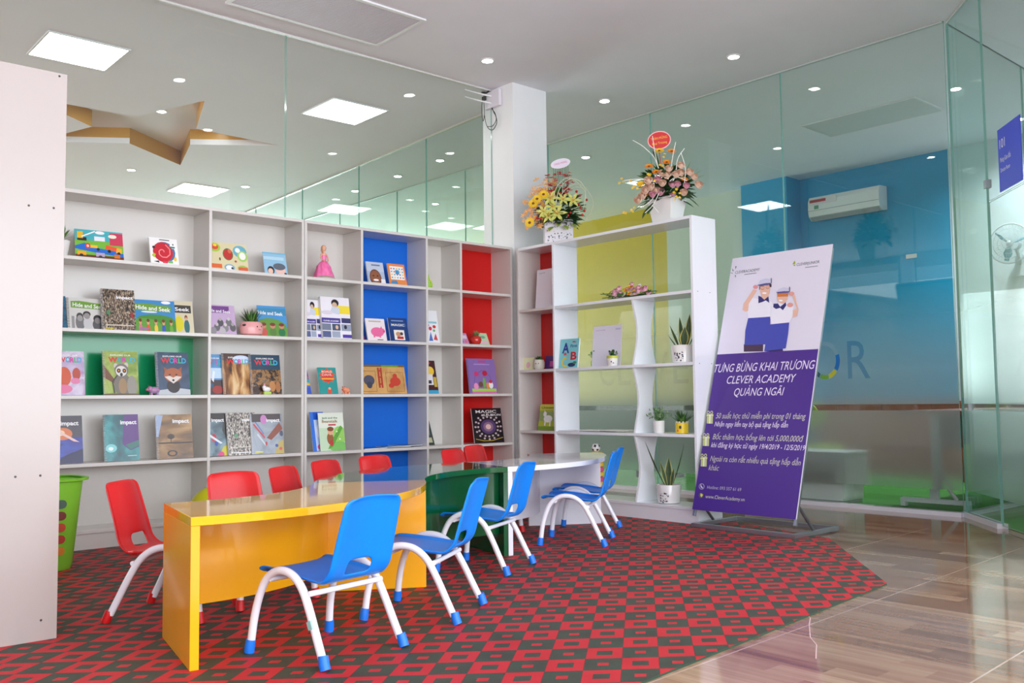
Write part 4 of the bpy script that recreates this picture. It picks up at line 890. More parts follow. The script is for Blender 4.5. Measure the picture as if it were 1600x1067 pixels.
book('picture_book', 'pale green beanstalk story book with a boy in brown, fourth shelf', 'book', 501, 539, 645, Z[r], d=6.105, base=(196, 220, 186), yaw=-3, th=0.004, group=GL, art=[('r', 0, .6, 1, 1, (226, 232, 214)), ('e', .8, .4, .26, .24, (150, 206, 90)), ('e', .75, .1, .4, .14, (120, 190, 90)), ('p', [(.3, .04), (.5, .1), (.95, .6), (.86, .66), (.5, .3)], (90, 160, 50)), ('e', .42, .32, .13, .16, (150, 90, 40)), ('e', .45, .50, .11, .09, (226, 170, 130)), ('e', .45, .57, .13, .06, (130, 70, 30)), ('r', .38, .66, .68, .70, (200, 50, 70)), ('e', .46, .2, .08, .08, (190, 50, 40)), ('t', 'Jack and the', .14, .84, .62, .05, (70, 120, 90)), ('t', 'Beanstalk', .14, .74, .62, .07, (150, 110, 60)), ('e', .7, .5, .03, .02, WH), ('e', .8, .3, .03, .02, WH)])
book('picture_book', 'dark green book edge in the narrow bay left of the red back, fourth shelf', 'book', 668, 679, 657, Z[r], d=6.12, base=(60, 70, 66), lean=.09, yaw=-4, th=0.012, group=GL, art=[('r', .1, .1, .8, .3, (190, 190, 150)), ('r', .2, .4, .7, .8, (110, 120, 120))])
book('picture_book', 'black book with a circle pattern and glowing centre, below the purple colouring book', 'book', 742, 786, 638, Z[r], d=6.11, base=(26, 16, 24), yaw=-3, th=0.012, group=GL, art=[('e', .5+.43*math.cos(i*.393)*(1 if j else .78), .46+.36*math.sin(i*.393)*(1 if j else .78), .035, .028, (206, 186, 190)) for j in (0, 1) for i in range(16)]+[('e', .5, .46, .26, .21, (84, 60, 110)), ('e', .5, .46, .17, .14, (140, 104, 130)), ('e', .5, .46, .09, .075, (224, 190, 180)), ('l', [(.04, .12), (.3, .06), (.6, .06), (.96, .14)], .002, (230, 200, 60)), ('t', 'MAGIC', .12, .86, .70, .08, (226, 220, 216)), ('t', 'ILLUSION', .36, .77, .6, .06, (226, 220, 216))])
# flat magazines on the fourth blue shelf
def flat_mag(label, x, y, w, d_, rz, z, c, group):
    t = thing('magazine', label, 'magazine', (x, y, z), rz, group)
    MB().box((0, 0, 0.0005), (w, d_, 0.004), PAPER).build('pages', t)
    b = MB().box((0, 0, 0.004), (w, d_, 0.0046), col_m(c)); b.build('cover', t)
    return t
flat_mag('dark blue magazine lying flat on the fourth blue shelf', 3.86, 6.09, .21, .19, R(4), Z[0], (30, 60, 100), 'magazines lying on the blue shelf')
flat_mag('green magazine lying flat on the fourth blue shelf', 4.06, 6.10, .22, .18, R(-5), Z[0]+0.005, (40, 90, 60), 'magazines lying on the blue shelf')
flat_mag('grey magazine lying flat at the right of the fourth blue shelf', 4.22, 6.08, .19, .20, R(8), Z[0]+0.010, (70, 80, 96), 'magazines lying on the blue shelf')
# --- right unit
ZR = [s+T2 for s in SR_]
book('paper_sheet', 'plain white sheet with a tiny letterhead in front of the red back, right bookcase', 'paper', 836, 864, 421, ZR[2], 'R', d=5.40, th=0.004, lean=.03, base=(232, 226, 234), art=[('t', 'CLEVER ACADEMY', .12, .90, .34, .018, (120, 120, 130))])
book('card', 'small pale card in a cream frame beside the face pot', 'card', 818, 834, 559, ZR[1], 'R', d=5.36, th=0.006, lean=.01, base=(226, 222, 170), art=[('r', .12, .12, .88, .88, (226, 232, 190)), ('e', .45, .4, .2, .25, (232, 180, 190))])
book('card', 'small purple card right of the face pot', 'card', 852, 866, 556, ZR[1], 'R', d=5.42, th=0.006, lean=.01, base=(90, 50, 120), art=[('r', .5, .2, .9, .6, (200, 80, 160))])
book('picture_book', 'yellow green story book with a white unicorn, right bookcase', 'book', 840, 866, 632, ZR[0], 'R', d=5.37, th=0.008, lean=.04, base=(176, 186, 60), yaw=0, group=GL, art=[('r', 0, .78, 1, 1, (206, 206, 70)), ('r', .0, .36, 1, .72, (150, 170, 110)), ('e', .55, .44, .26, .14, (240, 240, 236)), ('e', .34, .62, .10, .10, (240, 240, 236)), ('r', .36, .18, .44, .36, (236, 236, 230)), ('r', .66, .16, .74, .38, (236, 236, 230)), ('p', [(.3, .68), (.34, .68), (.27, .82)], (250, 250, 250)), ('r', 0, 0, 1, .15, (120, 150, 50)), ('t', 'Unicorn', .10, .83, .78, .09, (90, 100, 60))])
book('alphabet_book', 'light blue alphabet board book with big red and blue letters', 'book', 873, 902, 530, ZR[1], 'R', d=5.34, th=0.014, lean=.03, base=(130, 208, 214), group=GL, art=[('t', 'A', .12, .52, .38, .34, (40, 60, 150)), ('t', 'B', .60, .28, .32, .26, (206, 30, 50)), ('t', 'My', .66, .86, .2, .06, (200, 60, 90)), ('t', 'First', .56, .70, .36, .10, (40, 90, 150)), ('l', [(.38, .36), (.22, .30), (.16, .18), (.24, .08), (.42, .06)], .008, (240, 210, 60)), ('e', .30, .48, .08, .05, (220, 90, 90)), ('e', .68, .10, .2, .07, (30, 40, 90)), ('e', .84, .17, .1, .05, (60, 140, 110))])
book('paper_sheet', 'large plain white sheet standing on the middle shelf of the right bookcase', 'paper', 924, 969, 509, ZR[1], 'R', d=5.46, th=0.004, lean=.03, base=(234, 230, 242), art=[('t', 'CLEVER ACADEMY', .10, .885, .34, .018, (190, 150, 190)), ('r', .78, .88, .95, .92, (200, 200, 226))])
for i, (x0, x1, dd) in enumerate([(868, 905, 0), (896, 935, .004), (934, 971, .008)]):
    a = min(5.50, at_x(x0, 670, 5.34).y); c = at_x(x1, 670, 5.34).y
    t = thing('magazine', ['white magazine lying at the left of three on the open shelf', 'spiral pad lying in the middle of three on the open shelf', 'white magazine lying at the right of three on the open shelf'][i], 'magazine', (5.33+0.01*i, c, ZR[0]+dd), 0, 'magazines on the open shelf')
    MB().box((0, 0, 0.0005), (0.2, a-c, 0.006), M((206, 202, 206), .6)).build('pages', t)
    MB().box((0, 0, 0.006), (0.2, a-c, 0.0068), col_m((226, 224, 230))).build('cover', t)
# ------------------------------------------------------------------ plants, pots and toys
def leafm(b, base, d, L, w, m, bend=0.3, n=6, fold=0.15, tipw=0.05, wpos=0.4, m2=None, roll=0.0):
    """curved leaf blade; d = start direction, bends towards the ground by 'bend'"""
    base = Vector(base); d = Vector(d).normalized(); side = d.cross(Vector((0, 0, 1)))
    side = side.normalized() if side.length > 1e-3 else Vector((1, 0, 0))
    if roll: side = Matrix.Rotation(roll, 3, d) @ side
    vs = []; p = base.copy(); dd = d.copy()
    for i in range(n+1):
        t = i/n
        ww = w*((t/wpos)**0.6 if t < wpos else max(tipw, 1-((t-wpos)/(1-wpos))**1.7))*0.5 if t > 0 else w*0.12
        up = side.cross(dd)
        row = [p-side*ww, p+up*ww*fold*-1, p+side*ww] if not m2 else [p-side*ww, p-side*ww*0.74, p+up*ww*fold*-1, p+side*ww*0.74, p+side*ww]
        vs += row
        p = p+dd*(L/n); dd = (dd-Vector((0, 0, 1))*bend/n).normalized()
    k = 5 if m2 else 3
    for c in range(k-1):
        mm = m2 if (m2 and c in (0, k-2)) else m
        q = []
        for i in range(n): q.append((i*k+c, i*k+c+1, (i+1)*k+c+1, (i+1)*k+c))
        b.add(vs, q, mm)
    return b
def greenm(name, a, c, rough=0.45):
    t = NT(name); tc = t.n('ShaderNodeTexCoord'); nz = t.n('ShaderNodeTexNoise'); nz.inputs['Scale'].default_value = 30
    t.l(tc.outputs['Object'], nz.inputs['Vector']); t.l(t.mix(nz.outputs['Fac'], lin(a), lin(c)), t.b.inputs['Base Color']); t.b.inputs['Roughness'].default_value = rough
    return t.m
G_DARK = greenm('leaf_dark', (24, 60, 28), (60, 104, 50)); G_MID = greenm('leaf_mid', (50, 110, 44), (110, 160, 70)); G_LITE = greenm('leaf_light', (120, 160, 60), (190, 206, 96))
G_SNAKE = greenm('snake_leaf', (40, 62, 40), (92, 116, 76)); G_EDGE = M((206, 196, 110), 0.5); SOIL = M((62, 46, 36), 0.9)
def dirv(az, el): return Vector((math.cos(az)*math.cos(el), math.sin(az)*math.cos(el), math.sin(el)))
CERAM = painted('white_ceramic', (238, 236, 232), 0.15, 0.01, coat=0.4)
def pot_lathe(r0, r1, h, m, rim=0.004): return MB().lathe([(r0*0.9, 0), (r0, 0.004), (r1, h-0.004), (r1-rim*.3, h), (r1-rim, h), (r1-rim*1.2, h*0.82)], m, 28)
def soil(t, r, z): return MB().lathe([(r, z-0.003), (r*.5, z+.002), (0.0001, z+.003)], SOIL, 20).build('soil', t, smooth=40)
def snake_plant(label, loc, r, h, leaves, rz=0, cap=None, black=True):
    t = thing('potted_snake_plant', label, 'plant', loc, rz)
    pot_lathe(r*0.9, r, h, CERAM, 0.006).build('pot', t, smooth=35)
    soil(t, r*0.88, h*0.84)
    if black:
        b = MB()
        for i in range(26):
            a = -1.9+rnd.uniform(-.55, .25); z = h*rnd.uniform(.08, .6); s = rnd.uniform(.002, .007)*(r/0.09)
            rr_ = r*(0.9+0.1*z/h)+0.0008
            c = Vector((rr_*math.cos(a), rr_*math.sin(a), z)); tx = Vector((-math.sin(a), math.cos(a), 0)); pts = [c+tx*s*math.cos(q)*rnd.uniform(.6, 1.4)+Vector((0, 0, 1))*s*math.sin(q)*rnd.uniform(.6, 1.4) for q in [k*math.pi/3 for k in range(6)]]
            b.flat(pts, M((40, 44, 70), .4))
        o = b.build('painted_motif', t); o['kind'] = 'stuff'
    for (x, y, az, el, L, w, bd) in leaves:
        leafm(MB(), (x, y, h*0.82), dirv(az, el), L, w, G_SNAKE, bd, 8, 0.35, 0.03, 0.45, G_EDGE, rnd.uniform(-.5, .5)).build('leaf', t, smooth=60)
    return t
def face_dots(b, r, z, a, s=1.0, col=(30, 26, 30)):
    for da in (-.22, .22):
        c = Vector((r*math.cos(a+da), r*math.sin(a+da), z)); b.ball(c, (0.0045*s, 0.0045*s, 0.006*s), M(col, .3), 8)
def bushy(label, name, loc, potbits, n, L, w, gm, spread=(0.2, 1.4), z0=0.06, rz=0, bend=.3, clump=None):
    t = thing(name, label, 'plant', loc, rz)
    potbits(t)
    b = MB()
    for i in range(n):
        az = rnd.uniform(0, 6.28); el = rnd.uniform(*spread); q = rnd.random()
        if clump:
            st = dirv(az, el)*clump*q; leafm(b, Vector((0, 0, z0))+st, dirv(rnd.uniform(0, 6.28), rnd.uniform(-.2, 1.3)), L*rnd.uniform(.6, 1.2), w, gm if i % 3 else G_MID, bend, 3)
        else: leafm(b, (0.01*math.cos(az), 0.01*math.sin(az), z0), dirv(az, el), L*rnd.uniform(.7, 1.15), w, gm if i % 3 else G_MID, bend, 5)
    if clump:
        for i in range(12): b.tube([(0, 0, z0-.02), tuple(Vector((0, 0, z0))+dirv(i*.52, rnd.uniform(.5, 1.4))*clump*.8)], 0.0012, G_MID, 4)
    o = b.build('foliage', t); o['kind'] = 'stuff'
    return t
PINK_C = painted('pink_ceramic', (238, 170, 168), 0.25)
p = at_y(394, 520, 6.13)
def pk(t):
    b = MB().lathe([(0.050, 0), (0.078, 0.012), (0.086, 0.05), (0.078, 0.088), (0.064, 0.098), (0.058, 0.092)], PINK_C, 28, Matrix.Diagonal((1.0, 0.8, 1, 1)))
    b.build('pot', t, smooth=50)
    b = MB(); b.ball((0.014, -0.065, 0.062), (.005, .003, .006), BLACK, 8); b.ball((0.05, -0.052, 0.064), (.005, .003, .006), BLACK, 8)
    b.tube([(0.024, -0.068, 0.045), (0.032, -0.067, 0.040), (0.042, -0.063, 0.044)], 0.0012, BLACK, 5); b.build('face', t)
    MB().ball((-0.066, -0.036, 0.072), (.018, .008, .008), BLACK, 10).build('ear_spot', t)
bushy('pink smiling ceramic pot with spiky green grass, second shelf', 'potted_plant', (p.x, 6.145, Z[2]+.0005), pk, 70, 0.12, 0.012, G_DARK, (0.55, 1.5), 0.08, bend=.15)
p = at_y(103, 380, 6.14)
def pw(t): pot_lathe(0.045, 0.06, 0.10, CERAM).build('pot', t, smooth=40)
bushy('white pot with green leaves half hidden behind the tall white cabinet, top shelf', 'potted_plant', (p.x-.03, 6.16, Z[3]+.0005), pw, 40, 0.09, 0.02, G_MID, (.3, 1.4), 0.10)
# red apple pot
p = at_y(743, 530, 6.13)
def ap(t): MB().lathe([(0.024, 0), (0.042, 0.014), (0.049, 0.04), (0.042, 0.066), (0.030, 0.072), (0.02, 0.062)], painted('red_glaze', (206, 48, 40), .2, coat=.4), 24).build('pot', t, smooth=50)
bushy('round red pot with a spiky succulent in front of the red back', 'potted_plant', (p.x, 6.125, Z[2]+.0005), ap, 34, 0.06, 0.012, greenm('succulent', (110, 90, 70), (150, 170, 100)), (.5, 1.5), 0.062)
# face pot right unit
p = at_x(846, 570, 5.38)
def fp(t):
    MB().lathe([(0.036, 0), (0.050, 0.02), (0.050, 0.06), (0.042, 0.082), (0.036, 0.084), (0.032, 0.07)], painted('stone_glaze', (206, 200, 186), .5), 20).build('pot', t, smooth=50)
    b = MB(); face_dots(b, 0.05, 0.05, R(-90), .9, (80, 60, 50)); b.build('face', t)
bushy('grey sculpted face pot with a tufted green plant, right bookcase', 'potted_plant', (5.37, p.y+.02, ZR[1]+.0005), fp, 60, 0.042, 0.01, G_DARK, (.2, 1.5), 0.08, R(-60))
# vine and green capped pot
p = at_x(918, 570, 5.42)
def vp_(t): MB().ball((0, 0, 0.035), (.032, .032, .036), painted('lime_glaze', (170, 200, 60), .25), 20).build('pot', t, smooth=60)
bushy('leafy vine in a lime green pot beside the large white sheet', 'potted_plant', (5.505, p.y+.005, ZR[1]+.0005), vp_, 60, 0.026, 0.015, G_MID, (.5, 1.5), 0.08, clump=0.065)
p = at_x(960, 570, 5.38)
def gp(t):
    MB().lathe([(0.036, 0), (0.040, 0.004), (0.045, 0.058)], CERAM, 24).build('pot', t, smooth=40)
    MB().lathe([(0.0455, 0.058), (0.0465, 0.078), (0.04, 0.079), (0.038, 0.07)], painted('lime_band', (200, 206, 70), .3), 24).build('rim_band', t, smooth=40)
    b = MB()
    for z, rr_ in ((.034, .010), ): b.ball((-.012, -.0415, z), (.011, .002, .012), WHITE, 10); b.ball((-.012, -.0435, z-.002), (.006, .002, .007), BLACK, 8); b.ball((.004, -.043, z-.012), (.006, .002, .004), M((60, 40, 40), .4), 8)
    b.build('face', t)
bushy('small white pot with a lime rim and green foam-like plant, right bookcase', 'potted_plant', (5.36, p.y, ZR[1]+.0005), gp, 110, 0.02, 0.014, G_DARK, (.1, 1.5), 0.078, R(-45), clump=0.048)
# snake plants
p = at_x(1065, 565, 5.40)
snake_plant('snake plant in a white round pot on the third shelf beside the end panel', (5.42, p.y-.005, ZR[1]+.0005), 0.090, 0.128, [(0, 0, 2.0, 1.35, .24, .07, .1), (.02, -.02, 1.0, 1.35, .26, .075, .05), (-.03, .02, 2.6, 1.2, .19, .06, .2), (.03, .02, .4, 1.15, .19, .055, .2), (0, -.03, -1.4, 1.25, .16, .07, .1), (-.04, -.01, 3.3, 1.0, .12, .045, .2), (.0, .04, 4.4, 1.1, .14, .05, .1)], R(-50))
p = at_x(1044, 783, 5.42)
snake_plant('tall thin snake plant in a white pot with an ink motif on the bottom shelf', (5.43, p.y, 0.1225), 0.090, 0.135, [(-.02, 0, 3.0, 1.12, .38, .045, -.25), (.02, 0, .2, 1.22, .34, .045, -.3), (0, .02, 1.4, 1.4, .22, .06, .1), (-.01, -.02, 2.7, 1.3, .20, .055, .0), (.015, .01, .6, 1.35, .14, .04, .0)], R(-48))
p = at_x(1030, 675, 5.40)
def wp(t): MB().lathe([(0.036, 0), (0.038, 0.003), (0.043, 0.090), (0.039, 0.090), (0.038, 0.08)], CERAM, 24).build('pot', t, smooth=40)
bushy('round leafy bush in a narrow white pot, fourth shelf of the right bookcase', 'potted_plant', (5.40, p.y, ZR[0]+.0005), wp, 230, 0.028, 0.012, greenm('sage_leaf', (90, 130, 84), (150, 180, 130)), (.1, 1.5), 0.095, clump=0.10)
p = at_x(1066, 678, 5.40)
def yp(t):
    MB().lathe([(0.042, 0), (0.046, 0.003), (0.048, 0.078), (0.043, 0.079), (0.042, 0.066)], painted('yellow_glaze', (238, 206, 40), .2, coat=.3), 24).build('pot', t, smooth=40)
    b = MB()
    for k in range(9): a = k*.7; b.ball((.04*math.cos(a), .04*math.sin(a), .082), (.009, .009, .006), WHITE, 8)
    o = b.build('pebbles', t); o['kind'] = 'stuff'
    MB().ball((-.014, -.046, .046), (.009, .003, .012), BLACK, 10).build('black_spot', t); MB().ball((-.030, -.038, .022), (.007, .003, .006), M((220, 70, 40), .4), 8).build('red_spot', t)
bushy('spiky green plant in a bright yellow pot, fourth shelf of the right bookcase', 'potted_plant', (5.40, p.y, ZR[0]+.0005), yp, 60, 0.105, 0.016, G_DARK, (.5, 1.45), 0.07, R(-50), bend=.1)

# doll
p = at_y(506, 430, 6.16)
t = thing('doll', 'pink dressed doll with blonde hair standing on the top shelf', 'doll', (p.x, 6.16, Z[3]+.0005), 0)
PK = greenm('pink_tulle', (236, 60, 140), (250, 150, 200), .35); SKIN = M((236, 180, 150), .45)
b = MB(); n = 40
prof = [(0.082, 0.002), (0.074, 0.03), (0.060, 0.07), (0.052, 0.10), (0.032, 0.128), (0.017, 0.142), (0.016, 0.150)]
for j, (r_, z) in enumerate(prof):
    for k in range(n):
        a = 2*math.pi*k/n; q = r_*(1+(0.10 if r_ > .03 else 0)*math.sin(a*9+j)); b.v.append((q*math.cos(a), q*.8*math.sin(a), z))
for j in range(len(prof)-1):
    for k in range(n): b.f.append((j*n+k, j*n+(k+1) % n, (j+1)*n+(k+1) % n, (j+1)*n+k)); b.mi.append(b._m(PK))
b.ball((0, 0.01, 0.10), (.05, .03, .02), PK, 12)
b.build('skirt', t, smooth=60)
MB().lathe([(0.084, 0), (0.085, 0.01), (0.070, 0.020)], greenm('trim', (150, 200, 90), (200, 150, 200)), 30).build('skirt_trim', t, smooth=40)
b = MB().lathe([(.016, .148), (.020, .172), (.024, .190), (.017, .199), (.0075, .203), (.0075, .216)], SKIN, 20, Matrix.Diagonal((1, .7, 1, 1)))
b.ball((0, 0, .236), (.0185, .0195, .0235), SKIN, 20); b.ball((0, -.0195, .232), (.003, .003, .004), SKIN, 8)
for s in (-1, 1):
    b.tube([(s*.022, 0, .192), (s*.030, -.006, .168), (s*.026, -.018, .146), (s*.014, -.03, .138)], [.006, .0055, .005, .004], SKIN, 8)
    b.ball((s*.013, -.032, .137), (.005, .004, .005), SKIN, 8)
    for q in range(4): b.tube([(s*(.013-.002*q), -.034, .137), (s*(.012-.002*q), -.040, .133+q*.001)], .0009, SKIN, 4)
b.build('body', t, smooth=60)
MB().lathe([(.0165, .148), (.0208, .172), (.0235, .184), (.020, .186)], PK, 20, Matrix.Diagonal((1.02, .74, 1, 1))).build('bodice', t, smooth=40)
b = MB(); b.ball((0, .004, .240), (.0205, .0185, .0225), M((224, 170, 120), .5), 16); b.ball((0, .014, .224), (.018, .012, .022), M((224, 170, 120), .5), 12); b.build('hair', t, smooth=60)
b = MB()
for s in (-1, 1): b.ball((s*.0065, -.0185, .2375), (.0028, .0014, .0018), M((40, 50, 90), .3), 8)
b.ball((0, -.0192, .2255), (.0045, .0014, .0016), M((200, 40, 70), .3), 8); b.build('facial_features', t)
# small animal toys
def toy(label, px, py, row, c1, c2, yy=6.09, s=1.0, rz=0, snout=(240, 140, 170)):
    p = at_y(px, py, yy); t = thing('animal_toy', label, 'toy', (p.x, yy, Z[row]+.0005), rz)
    m1 = greenm('toy_print', c1, c2, .35); m1.node_tree.nodes['Noise Texture'].inputs['Scale'].default_value = 70
    b = MB().ball((0, 0, .030*s), (.036*s, .024*s, .023*s), m1, 18); b.ball((-.028*s, -.004*s, .038*s), (.019*s, .018*s, .018*s), m1, 14); b.build('body', t, smooth=60)
    MB().tube([(-.044*s, -.006*s, .035*s), (-.053*s, -.008*s, .034*s)], .007*s, M(snout, .4), 10).build('snout', t, smooth=40)
    for (x, y) in ((-.02, -.012), (-.02, .012), (.02, -.012), (.02, .012)): MB().tube([(x*s, y*s, 0), (x*s, y*s, .015*s)], .007*s, m1, 8).build('leg', t)
    for y in (-.010, .010): MB().add([(-.030*s, y*s-.007*s, .052*s), (-.030*s, y*s+.007*s, .052*s), (-.036*s, y*s, .066*s)], [(0, 1, 2)], M(snout, .4)).build('ear', t)
    b = MB(); b.ball((-.042*s, -.018*s, .044*s), .0025*s, BLACK, 6); b.build('eye', t)
toy('pink and blue patterned piggy toy in front of the fox textbook', 241, 606, 1, (240, 60, 130), (70, 190, 220), 6.085, 1.0)
toy('orange speckled fish-like animal toy beside the teal paperback', 541, 606, 1, (240, 90, 30), (250, 200, 160), 6.09, .95, rz=.3, snout=(230, 90, 50))
p = at_y(417, 606, 6.08); t = thing('animal_toy', 'white rabbit toy on a lime base in front of the night market textbook', 'toy', (p.x, 6.075, Z[1]+.0005))
MB().box((-.028, -.012, 0), (.028, .014, .020), M((190, 220, 90), .4)).build('base', t, bevel=.004)
b = MB().ball((-.004, 0, .036), (.030, .017, .019), WHITE, 16); b.ball((-.024, -.002, .050), (.014, .013, .014), WHITE, 12); b.build('body', t, smooth=60)
for y in (-.006, .006): MB().ball((-.022, y, .068), (.004, .003, .010), M((236, 170, 180), .4), 8).build('ear', t, smooth=60)
# yellow green dinosaur toy half hidden behind the divider, top shelf
p = at_y(672, 440, 6.16); t = thing('dinosaur_toy', 'lime green dinosaur toy with yellow spots peeping past the divider, top shelf', 'toy', (p.x-.004, 6.17, Z[3]+.0005))
LG = M((160, 210, 60), .4); b = MB().ball((0, 0, .035), (.034, .022, .035), LG, 16); b.tube([(.0, 0, .05), (-.012, 0, .085), (-.018, 0, .112)], [.02, .015, .013], LG, 12); b.ball((-.024, 0, .118), (.018, .013, .013), LG, 12); b.build('body', t, smooth=60)
for x, z in ((.012, .05), (-.01, .09), (.02, .03), (.0, .07)): MB().ball((x, -.019, z), (.006, .004, .006), M((240, 220, 40), .4), 8).build('spot', t)
p = at_y(569, 528, 6.10); t = MB().box((0, 0, 0), (.018, .02, .03), M((206, 30, 40), .4)).build('toy_block', loc=(p.x-.004, 6.12, Z[2]+.0005), bevel=.002); tag(t, 'tiny red block at the left edge of the middle blue shelf', 'toy')

# soccer ball on a column of coloured toy cups behind the white table
pc = at_x(937, 760, 5.44)
t = thing('toy_tower', 'stack of yellow, orange and pink toy rings behind the white table', 'toy', (5.44, pc.y+.03, 0.1225))
cols = [(240, 110, 70), (246, 150, 60), (246, 210, 60), (230, 90, 150), (250, 214, 70), (240, 100, 150), (246, 200, 50), (236, 120, 70), (250, 214, 70)]
for k, c in enumerate(cols): MB().lathe([(.045, 0), (.056, .006), (.056, .030), (.045, .0375)], M(c, .4), 20).build('ring', t, smooth=40, loc=(0, 0, k*.0385))
pb = at_x(926, 696, 5.44)
t = thing('soccer_ball', 'small black and white soccer ball behind the white table', 'ball', (5.44, pc.y+.035, 0.1225+9*.0385+.0345))
bm = bmesh.new(); bmesh.ops.create_icosphere(bm, subdivisions=3, radius=0.036)
ico = []
for s1 in (-1, 1):
    for s2 in (-1, 1):
        g_ = 1.618; ico += [Vector((0, s1, s2*g_)).normalized(), Vector((s1, s2*g_, 0)).normalized(), Vector((s2*g_, 0, s1)).normalized()]
rotm = Matrix.Rotation(.5, 3, 'X') @ Matrix.Rotation(.4, 3, 'Z')
for f in bm.faces:
    c = (rotm @ f.calc_center_median()).normalized(); f.material_index = 1 if max(c.dot(q) for q in ico) >.955 else 0; f.smooth = True
me = bpy.data.meshes.new('ball_shell'); bm.to_mesh(me); bm.free(); me.materials.append(WHITE); me.materials.append(BLACK)
o = bpy.data.objects.new('ball_shell', me); col.objects.link(o); o.parent = t
# ------------------------------------------------------------------ flower arrangements
def petal_ring(b, c, n, r0, r1, z0, z1, w, m, tilt=0, ph=0):
    for k in range(n):
        a = 2*math.pi*k/n+ph; d = Vector((math.cos(a), math.sin(a), 0)); s = Vector((-d.y, d.x, 0))
        p0 = Vector(c)+d*r0+Vector((0, 0, z0)); pm = Vector(c)+d*(r0*.4+r1*.6)+Vector((0, 0, (z0+z1)/2+abs(z1-z0)*.15+.001)); p1 = Vector(c)+d*r1+Vector((0, 0, z1))
        b.add([p0-s*w*.25, p0+s*w*.25, pm+s*w*.5, p1+s*w*.12, p1-s*w*.12, pm-s*w*.5], [(0, 1, 2, 5), (5, 2, 3, 4)], m)
def mk_gerbera(r, m, mc):
    b = MB(); petal_ring(b, (0, 0, 0), 18, r*.2, r, 0, r*.12, r*.3, m); petal_ring(b, (0, 0, .002), 14, r*.15, r*.75, 0, r*.22, r*.26, m, ph=.2); b.ball((0, 0, r*.08), (r*.28, r*.28, r*.14), mc, 12); return b
def mk_rose(r, m, m2):
    b = MB()
    for k, (q, z, mm) in enumerate([(1.0, .0, m), (.82, .06, m), (.62, .10, m2), (.42, .13, m2), (.22, .15, m2)]):
        n = 12
        prof = [(q*r*.35, -r*.45), (q*r*.85, -r*.15), (q*r*(1.0 if k < 2 else .8), r*.25+z*r*3), (q*r*(.92 if k < 2 else .7), r*.36+z*r*3)]
        for (rr_, zz) in prof:
            for j in range(n): a = 2*math.pi*j/n+k; w = 1+.10*math.sin(3*a+k*2); b.v.append((rr_*w*math.cos(a), rr_*w*math.sin(a), zz))
        base = len(b.v)-len(prof)*n; i_ = b._m(mm)
        for u in range(len(prof)-1):
            for j in range(n): b.f.append((base+u*n+j, base+u*n+(j+1) % n, base+(u+1)*n+(j+1) % n, base+(u+1)*n+j)); b.mi.append(i_)
    b.ball((0, 0, r*.1), (r*.5, r*.5, r*.4), m2, 10); return b
def mk_lily(r, m, m2):
    b = MB()
    for k in range(6):
        a = k*math.pi/3; leafm(b, (0, 0, 0), dirv(a, .55), r*1.25, r*.42, m, .9, 6, .3, .05, .45)
    for k in range(5): b.tube([(0, 0, 0), (r*.25*math.cos(k*1.25), r*.25*math.sin(k*1.25), r*.6)], r*.02, m2, 4); b.ball((r*.25*math.cos(k*1.25), r*.25*math.sin(k*1.25), r*.6), r*.05, m2, 6)
    return b
def mk_orchid(r, m, m2):
    b = MB()
    for k in range(5): a = k*1.2566; leafm(b, (0, 0, 0), dirv(a, .3), r, r*.55, m, .2, 3, .1, .1, .6)
    b.ball((0, 0, r*.12), r*.16, m2, 6); return b
ORG = greenm('orange_petal', (236, 120, 20), (250, 176, 40)); YEL = greenm('yellow_petal', (240, 190, 30), (250, 216, 60)); PKP = greenm('pink_petal', (226, 150, 180), (246, 200, 206)); PCH = greenm('peach_petal', (240, 200, 170), (250, 226, 206)); REDP = greenm('red_petal', (170, 20, 30), (214, 50, 50)); CHART = greenm('chartreuse_petal', (196, 206, 90), (226, 226, 130)); BRN = M((120, 70, 30), .7); ORCH = greenm('orchid_petal', (240, 150, 70), (250, 206, 150)); WTW = M((232, 230, 222), .5)
def inst(src, name, parent, loc, nrm, sc=1.0, roll=0):
    """another blossom sharing the mesh of the first"""
    o = bpy.data.objects.new(name, src); col.objects.link(o); o.parent = parent
    q = Vector(nrm).normalized().to_track_quat('Z', 'Y'); o.rotation_mode = 'QUATERNION'; o.rotation_quaternion = q; o.location = loc; o.scale = (sc, sc, sc)
    return o
def meshof(b, name, smooth=True):
    o = b.build(name, smooth=60 if smooth else None); me = o.data; col.objects.unlink(o); bpy.data.objects.remove(o); return me
F_G = meshof(mk_gerbera(.042, ORG, BRN), 'gerbera'); F_GY = meshof(mk_gerbera(.045, YEL, BRN), 'sunflower'); F_RP = meshof(mk_rose(.026, PKP, PKP), 'rose'); F_RC = meshof(mk_rose(.028, PCH, PCH), 'rose')
F_L = meshof(mk_lily(.07, CHART, ORG), 'lily'); F_O = meshof(mk_orchid(.020, ORCH, M((250, 220, 80), .5)), 'orchid'); F_OY = meshof(mk_orchid(.014, YEL, M((200, 120, 30), .5)), 'orchid'); F_RD = meshof(mk_orchid(.018, REDP, REDP), 'red_blossom'); F_W = meshof(mk_gerbera(.018, WHITE, YEL), 'daisy')
def outward(x, z, zc, y=-.4): return (x*1.2, y, (z-zc)*1.2+.25)
